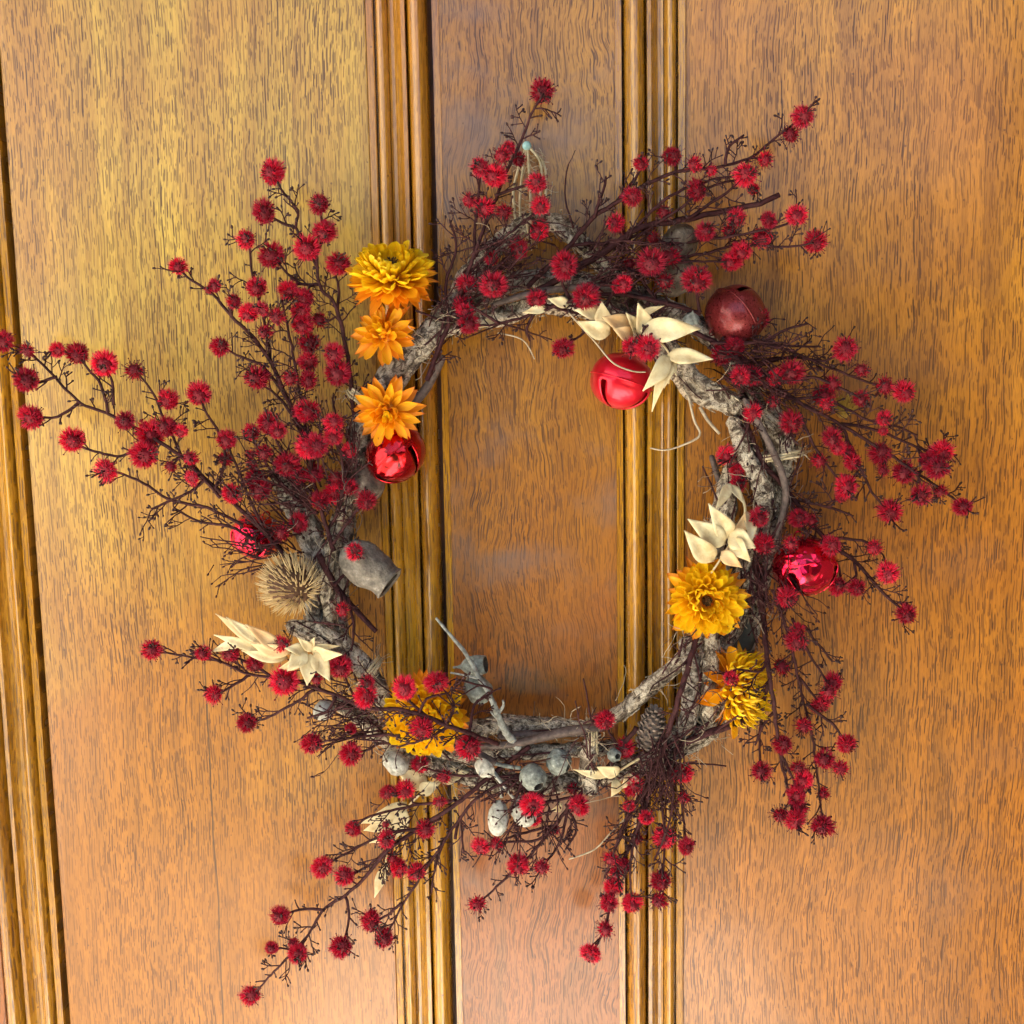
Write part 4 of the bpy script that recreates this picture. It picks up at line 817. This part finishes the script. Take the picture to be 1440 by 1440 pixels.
flower((552, 390), 48, 62, V3((.02, -.62, .78)), 'large yellow flower with dark centre, uppermost of the three stacked on the left', BIG, .17, .32)
flower((540, 470), 48, 47, V3((-.22, -.85, .25)), 'orange flower with closed bud centre between the two others on the left', ORG, .08, .2)
flower((545, 578), 54, 50, V3((.0, -.95, -.25)), 'orange star shaped flower just above the shiny red bell', ORG, .08, .2)
flower((992, 842), 56, 60, V3((-.02, -.98, .02)), 'round yellow flower with small dark centre below the right hand bleached leaves', BIG, .12, .28)
flower((1040, 968), 44, 64, V3((.72, -.62, .02)), 'yellow flower seen from the side with orange rear petals', SIDE, .2, .3)
flower((598, 1004), 52, 64, V3((-.05, -.97, -.05)), 'yellow flower behind dark twigs at the lower left of the ring', BIG, .17, .3)

# ------------------------------------------------------------------ leaves
def leaf_mesh(p0, p1, w_, bend, m, mbx, twist=0.0):
    """real curved leaf from base p0 to tip p1"""
    d = p1 - p0; l = d.length; X = d / l; Zv = (FRONT - X * FRONT.dot(X)); Zv = Zv.normalized() if Zv.length > 1e-4 else X.orthogonal(); Zv = Quaternion(X, twist) @ Zv; Y = Zv.cross(X)
    nl, nw = 10, 6; vs = []
    for i in range(nl + 1):
        t = i / nl; wv = w_ * max(.03, 1.12 * (math.sin(math.pi * t ** .72) ** .9) * (1 - .38 * t * t)); arch = bend * l * math.sin(math.pi * t)
        for j in range(nw + 1):
            s = j / nw * 2 - 1; vs.append(p0 + X * l * t + Y * s * wv * .5 + Zv * (arch + .13 * wv * abs(s) + .04 * w_ * math.sin(t * 9 + s * 3)))
    n = nw + 1
    mbx.add(vs, [(i * n + j, i * n + j + 1, (i + 1) * n + j + 1, (i + 1) * n + j) for i in range(nl) for j in range(nw)])
LEAFG = 'sprays of bleached leaves in the wreath'
def spray(label, stem, leaves, m='leaf'):
    b = P(*stem[0]); rt = thing('leaf_spray', label, 'leaf spray', b, LEAFG)
    mbx = MB(); tube(mbx, cat_rom([(P(*s), (2.0 - 1.0 * i / len(stem)) * PX) for i, s in enumerate(stem)], 4 * PX), 6); local(mbx.obj('stem', M[m], rt), b)
    for lf in leaves:
        x0, y0, x1, y1, w_, d0, d1 = lf[:7]; mm = lf[7] if len(lf) > 7 else m
        mbx = MB(); leaf_mesh(P(x0, y0, d0), P(x1, y1, d1), w_ * PX, U(.04, .14), None, mbx, U(-.5, .5)); o = mbx.obj('leaf', M[mm], rt); local(o, b)
        so = o.modifiers.new('thick', 'SOLIDIFY'); so.thickness = .0003
spray('cream bleached leaves at the top right of the ring above the satin bell', [(838,440,44),(880,452,58),(915,470,66),(942,500,70),(940,540,72)],
 [(908,470,897,426,22,62,74),(900,466,985,462,30,66,70),(896,446,934,430,10,60,66),(858,468,812,452,24,58,64),(852,458,846,424,22,54,60),(888,462,846,446,24,58,66,'leaf_p'),(890,474,862,462,20,60,68,'leaf_p'),(938,500,1003,505,20,70,76),(940,500,904,550,22,70,78),(942,508,917,579,13,70,74),(941,500,951,529,10,68,72),(846,440,808,436,18,50,56),(900,470,880,440,18,60,70),(944,512,934,546,14,70,78),(800,428,770,420,14,48,52),(770,432,735,440,12,46,50),(700,452,668,462,12,44,46)])
spray('cream bleached leaves on the right of the ring above the round yellow flower', [(1040,690,46),(1048,720,56),(1034,752,62),(1016,782,66),(1000,806,68)],
 [(1020,764,967,730,28,66,78),(1004,788,962,746,28,68,76),(1026,755,996,708,26,64,76),(1024,752,1063,770,28,66,72),(1030,756,1056,790,22,66,74),(1014,776,1044,798,18,66,72,'leaf_p'),(1027,680,1005,720,14,50,64),(1026,682,1046,708,13,50,60),(1050,720,1056,764,18,58,66),(1040,752,1048,720,13,60,64,'leaf_p'),(1060,732,1082,726,12,54,60)])
spray('pale straw coloured pointed leaves at lower left below the spiky seed head', [(455,935,44),(425,925,50),(390,912,50),(350,895,46),(325,880,42)],
 [(400,912,303,863,20,48,44,'leaf_p'),(385,915,301,893,16,46,42),(372,905,318,868,14,50,50),(350,900,297,917,13,44,38),(398,915,345,878,18,54,58,'leaf_p'),(410,915,352,905,20,52,54,'leaf_p'),(405,925,340,915,16,48,46),(438,915,482,920,20,52,62),(437,912,478,908,10,52,60),(436,920,432,964,24,56,66),(432,918,404,944,24,56,64),(438,912,442,896,12,50,56),(442,918,464,958,22,56,62),(430,914,400,912,16,54,60),(440,915,418,896,12,52,60),(425,925,392,940,18,50,52,'leaf_p')])
spray('pale leaves below the lower left of the ring against the moulding', [(640,1085,30),(600,1110,26),(570,1140,20),(548,1190,16),(540,1225,14)],
 [(572,1128,507,1158,26,22,16),(565,1150,512,1168,22,20,14),(600,1105,556,1080,26,28,30),(618,1095,660,1085,22,32,36),(556,1160,520,1185,18,20,14),(545,1215,527,1262,16,16,10),(572,1140,556,1180,22,24,22),(590,1112,620,1100,20,32,36)])
spray('small cream leaf scraps under the twine binding at the bottom right', [(900,1066,46),(880,1078,48),(862,1090,50)],
 [(856,1090,806,1082,12,50,52),(872,1084,838,1078,20,52,56),(868,1096,860,1120,16,50,54),(884,1088,872,1110,16,48,52),(880,1092,900,1098,12,46,50),(790,1130,775,1140,14,40,44)])
# dark oval leaves tucked behind the ring
for i, (x0, y0, x1, y1, w_, d0, d1, lab) in enumerate([(1012, 745, 1024, 660, 34, 12, 16, 'dark grey green oval leaf behind the ring beside the right hand bleached leaves'), (1040, 925, 1046, 850, 30, 20, 24, 'dark grey green leaf tucked between the round and the sideways yellow flower')]):
    mbx = MB(); b = P(x0, y0, d0); leaf_mesh(b, P(x1, y1, d1), w_ * PX, .1, None, mbx); o = mbx.obj('dark_leaf', M['leaf_g']); o.data.transform(Matrix.Translation(-b)); o.location = b
    tag(o, lab, 'leaf'); so = o.modifiers.new('thick', 'SOLIDIFY'); so.thickness = .0004

# ------------------------------------------------------------------ gumnuts
NUTG = 'gumnuts in the wreath'
PROF = {'urn': [(.02, -1.0), (.35, -.97), (.70, -.82), (.94, -.5), (1.0, -.15), (.97, .2), (.88, .55), (.80, .8), (.78, .9), (.82, .97), (.80, 1.02), (.70, 1.02), (.62, .96), (.55, .7), (.4, .5), (.02, .45)],
        'round': [(.02, -1.0), (.4, -.94), (.75, -.7), (.97, -.3), (1.0, .1), (.86, .5), (.62, .76), (.5, .84), (.47, .9), (.40, .9), (.36, .8), (.3, .4), (.02, .3)],
        'egg': [(.02, -1.0), (.3, -.95), (.62, -.75), (.88, -.4), (1.0, .0), (.95, .35), (.76, .7), (.45, .92), (.2, .98), (.02, 1.0)],
        'pear': [(.10, -1.55), (.13, -1.2), (.25, -.95), (.55, -.7), (.88, -.3), (1.0, .1), (.95, .5), (.86, .8), (.84, .9), (.74, .92), (.66, .8), (.4, .5), (.02, .45)],
        'cap': [(.04, 1.25), (.16, .9), (.34, .62), (.6, .4), (.85, .1), (1.0, -.2), (1.04, -.35), (.94, -.36), (.6, -.1), (.02, .05)]}
def nut(c, d, w_, h_, axis, shape, m, label, stem=None):
    loc = P(*c, d); s = spx(d); rt = thing('gumnut', label, 'gumnut', loc, NUTG); ax = axis.normalized(); pr = PROF[shape]
    hole = {'urn': 12, 'round': 9, 'pear': 9, 'cap': 7}.get(shape)
    q = []
    for i in range(len(pr) - 1):                               # smooth the profile
        q += [(pr[i][0] + (pr[i + 1][0] - pr[i][0]) * k / 3, pr[i][1] + (pr[i + 1][1] - pr[i][1]) * k / 3) for k in range(3)]
    q.append(pr[-1]); cut = hole * 3 if hole else len(q)
    mbx = MB(); lathe(mbx, [(a * w_ * s, b * h_ * s) for a, b in q[:cut + 1]], ax, V3((0, 0, 0)), 30, 0, .16); mbx.obj('shell', M[m], rt)
    if hole:
        mbx = MB(); lathe(mbx, [(a * w_ * s, b * h_ * s) for a, b in q[cut:]], ax, V3((0, 0, 0)), 30); mbx.obj('opening', M['hollow'], rt)
    if stem:
        mbx = MB(); tube(mbx, cat_rom([(P(x, y, dd), r * PX) for x, y, dd, r in stem], 4 * PX), 7); o = mbx.obj('stalk', M[m], rt); o.data.transform(Matrix.Translation(-loc))
nut((516, 795), 44, 30, 42, V3((.74, -.18, -.55)), 'urn', 'nut_grey', 'large grey urn shaped gumnut pointing down right over the moulding')
nut((514, 676), 30, 26, 32, V3((.45, -.5, -.5)), 'egg', 'nut_brown', 'large brown grey egg shaped gumnut below the shiny red bell')
nut((666, 936), 44, 15, 20, V3((.93, -.25, .14)), 'pear', 'nut_teal', 'blue green pear shaped gumnut on a stalk above the lower yellow flower')
nut((672, 968), 40, 19, 24, V3((.5, -.6, -.6)), 'egg', 'nut_teal', 'blurred grey green gumnut behind the lichen twig')
nut((750, 1093), 56, 19, 20, V3((.40, -.72, -.50)), 'round', 'nut_teal', 'round pale gumnut with its dark hole facing out', [(732, 1080, 50, 2.5), (715, 1078, 46, 3), (690, 1072, 42, 3)])
nut((786, 1071), 48, 19, 18, V3((.8, -.4, -.3)), 'round', 'nut_teal', 'round blue grey gumnut touching the one with the dark hole')
nut((701, 1150), 48, 15, 26, V3((-.08, -.3, -.95)), 'egg', 'nut_pale', 'long pale egg shaped gumnut hanging below the ring', [(705, 1122, 46, 2.5), (704, 1100, 44, 2.8), (690, 1082, 44, 2.8)])
nut((736, 1140), 44, 18, 24, V3((.35, -.5, -.75)), 'egg', 'nut_pale', 'mint pale gumnut half hidden behind a bright red flower head', [(722, 1122, 46, 2.2), (706, 1102, 46, 2.4), (690, 1084, 46, 2.4)])
nut((680, 1082), 54, 15, 13, V3((-.35, -.75, -.2)), 'cap', 'nut_pale', 'small mint coloured star shaped gumnut cap on the bottom of the ring')
nut((556, 1072), 40, 16, 22, V3((.7, -.5, -.5)), 'egg', 'nut_pale', 'mottled white gumnut under the left of the lower yellow flower')
nut((973, 447), 52, 11, 10, V3((.0, -.6, .7)), 'cap', 'nut_teal', 'tiny turquoise gumnut cap beside the glittery bell')
nut((456, 998), 40, 14, 17, V3((-.6, -.5, -.4)), 'egg', 'nut_pale', 'cream seed pod at the left end of the bottom vines')
nut((864, 1062), 52, 10, 11, V3((.3, -.7, .1)), 'round', 'nut_teal', 'small turquoise gumnut between the twine binding and the pine cone')
nut((955, 342), 26, 24, 28, V3((.4, -.6, .5)), 'egg', 'nut_brown', 'upper smoky brown gumnut behind the top right twigs')
nut((950, 388), 24, 26, 32, V3((.1, -.6, .6)), 'egg', 'nut_brown', 'lower smoky brown gumnut behind the top right twigs')
nut((1000, 770), 44, 16, 20, V3((.5, -.6, .3)), 'egg', 'nut_grey', 'small grey gumnut under the right hand bleached leaves')
# lichen twig
tw = thing('lichen_twig', 'grey green lichen covered twig standing up inside the lower left of the ring', 'twig', P(716, 1038, 46)); mbx = MB()
tube(mbx, cat_rom([(P(x, y, d), r * PX) for x, y, d, r in [(730,1052,44,6),(712,1030,48,5.4),(700,1005,52,4.6),(690,980,54,3.6),(672,950,54,3.2),(657,922,54,3.0),(636,896,52,2.4),(613,869,48,1.8)]], 4 * PX), 8, 0, lambda a, Ln, i: 1 + .3 * noise.noise(V3((Ln * 300, a, 0))))
for pts in ([(700,1005,52,2.6),(708,992,56,2),(707,985,58,1.6)], [(672,954,54,2),(655,950,56,1.6),(634,946,52,1.4)], [(706,1018,50,2.4),(690,1000,50,2)]):
    tube(mbx, cat_rom([(P(x, y, d), r * PX) for x, y, d, r in pts], 4 * PX), 6)
local(mbx.obj('branch', M['lichen'], tw), P(716, 1038, 46))

# ------------------------------------------------------------------ spiky seed head
c = P(408, 822, 56); s = spx(56); tz = thing('spiky_seed_head', 'straw coloured spiky seed head like a teasel at the left of the ring', 'seed head', c)
mbx = MB(); ball(mbx, V3((0, 0, 0)), 31 * s, V3((-.5, -.6, .5)), 1.12, 20, 12); mbx.obj('core', M['teasel'], tz)
mbx = MB()
for dv in fib(480, .12):
    if dv.y > .55: continue
    p = dv * 29 * s; e = (dv + V3((-.55, 0, .45)) * .8).normalized(); q = []; l = U(15, 24) * s; cv = V3((U(-1, 1), U(-1, .4), U(-1, 1))) * .16 + V3((-.08, 0, .10))
    for j in range(5): q.append((p, (1.5 * (1 - j / 4.5)) * s)); e = (e + cv * .35).normalized(); p = p + e * l / 4
    tube(mbx, q, 4, caps=False)
o = mbx.obj('spine', M['spine'], tz); o['kind'] = 'stuff'

# ------------------------------------------------------------------ pine cone
c = P(916, 1026, 46); s = spx(46); pc = thing('pine_cone', 'small grey brown pine cone tucked under the mauve stems at lower right', 'pine cone', c); ax = V3((.12, -.35, .93)).normalized(); q0 = ax.to_track_quat('Z', 'Y')
mbx = MB(); lathe(mbx, [(.5 * s, -36 * s), (14 * s, -28 * s), (17 * s, -5 * s), (12 * s, 20 * s), (.5 * s, 34 * s)], ax, V3((0, 0, 0)), 14); mbx.obj('core', M['cone'], pc)
sb = MB(); sb.add([(-.10, 0, 0), (.10, 0, 0), (.34, 0, .62), (-.34, 0, .62), (.22, 0, 1.0), (-.22, 0, 1.0), (0, .14, .95), (-.10, .12, 0), (.10, .12, 0), (.34, .16, .6), (-.34, .16, .6), (0, .20, 1.06)],
 [(0, 3, 2, 1), (3, 5, 4, 2), (7, 8, 9, 10), (10, 9, 11), (0, 1, 8, 7), (1, 2, 9, 8), (3, 0, 7, 10), (2, 4, 11, 9), (5, 3, 10, 11), (4, 5, 11)])
scm = sb.mesh('cone_scale', M['cone'], False)
for i in range(84):
    t = (i + .5) / 84; h = -32 + 66 * t; a = i * 2.39996; rr = 16 * math.sin(math.pi * (t * .86 + .1)) ** .7; out = V3((math.cos(a), math.sin(a), 0)); up = (out * 1.0 + V3((0, 0, .35 + 1.1 * t))).normalized()
    Y = V3((0, 0, 1)).cross(out); Zl = up; Yl = Zl.cross(Y).normalized(); Xl = Y; l = (13 - 4 * t) * s
    R3 = q0.to_matrix() @ Matrix((Xl, -Yl, Zl)).transposed(); p = q0 @ (out * rr * .7 + V3((0, 0, h))) * s
    link('cone_scale', scm, pc, Matrix.Translation(p) @ (R3 @ Matrix.Diagonal((l * 1.1, l * 1.3, l))).to_4x4())

# golden bristle tuft behind the right hand sprig
c = P(1186, 588, 22); tf = MB()
for _ in range(150):
    a = U(-.75, .75); dv = (UP * math.cos(a) + RGT * math.sin(a) + FRONT * U(-.15, .35)).normalized(); q = [(V3((U(-4, 4) * PX, 0, 0)), .9 * PX)]; p = q[0][0]; l = U(20, 34) * PX
    for j in range(3): dv = (dv + sph() * .1).normalized(); p = p + dv * l / 3; q.append((p, .7 * PX))
    tube(tf, q, 3, caps=False)
o = tf.obj('bristle_tuft', M['tuft']); o.location = c; tag(o, 'golden bristly tuft half hidden behind the right hand red heads', 'dried tuft')
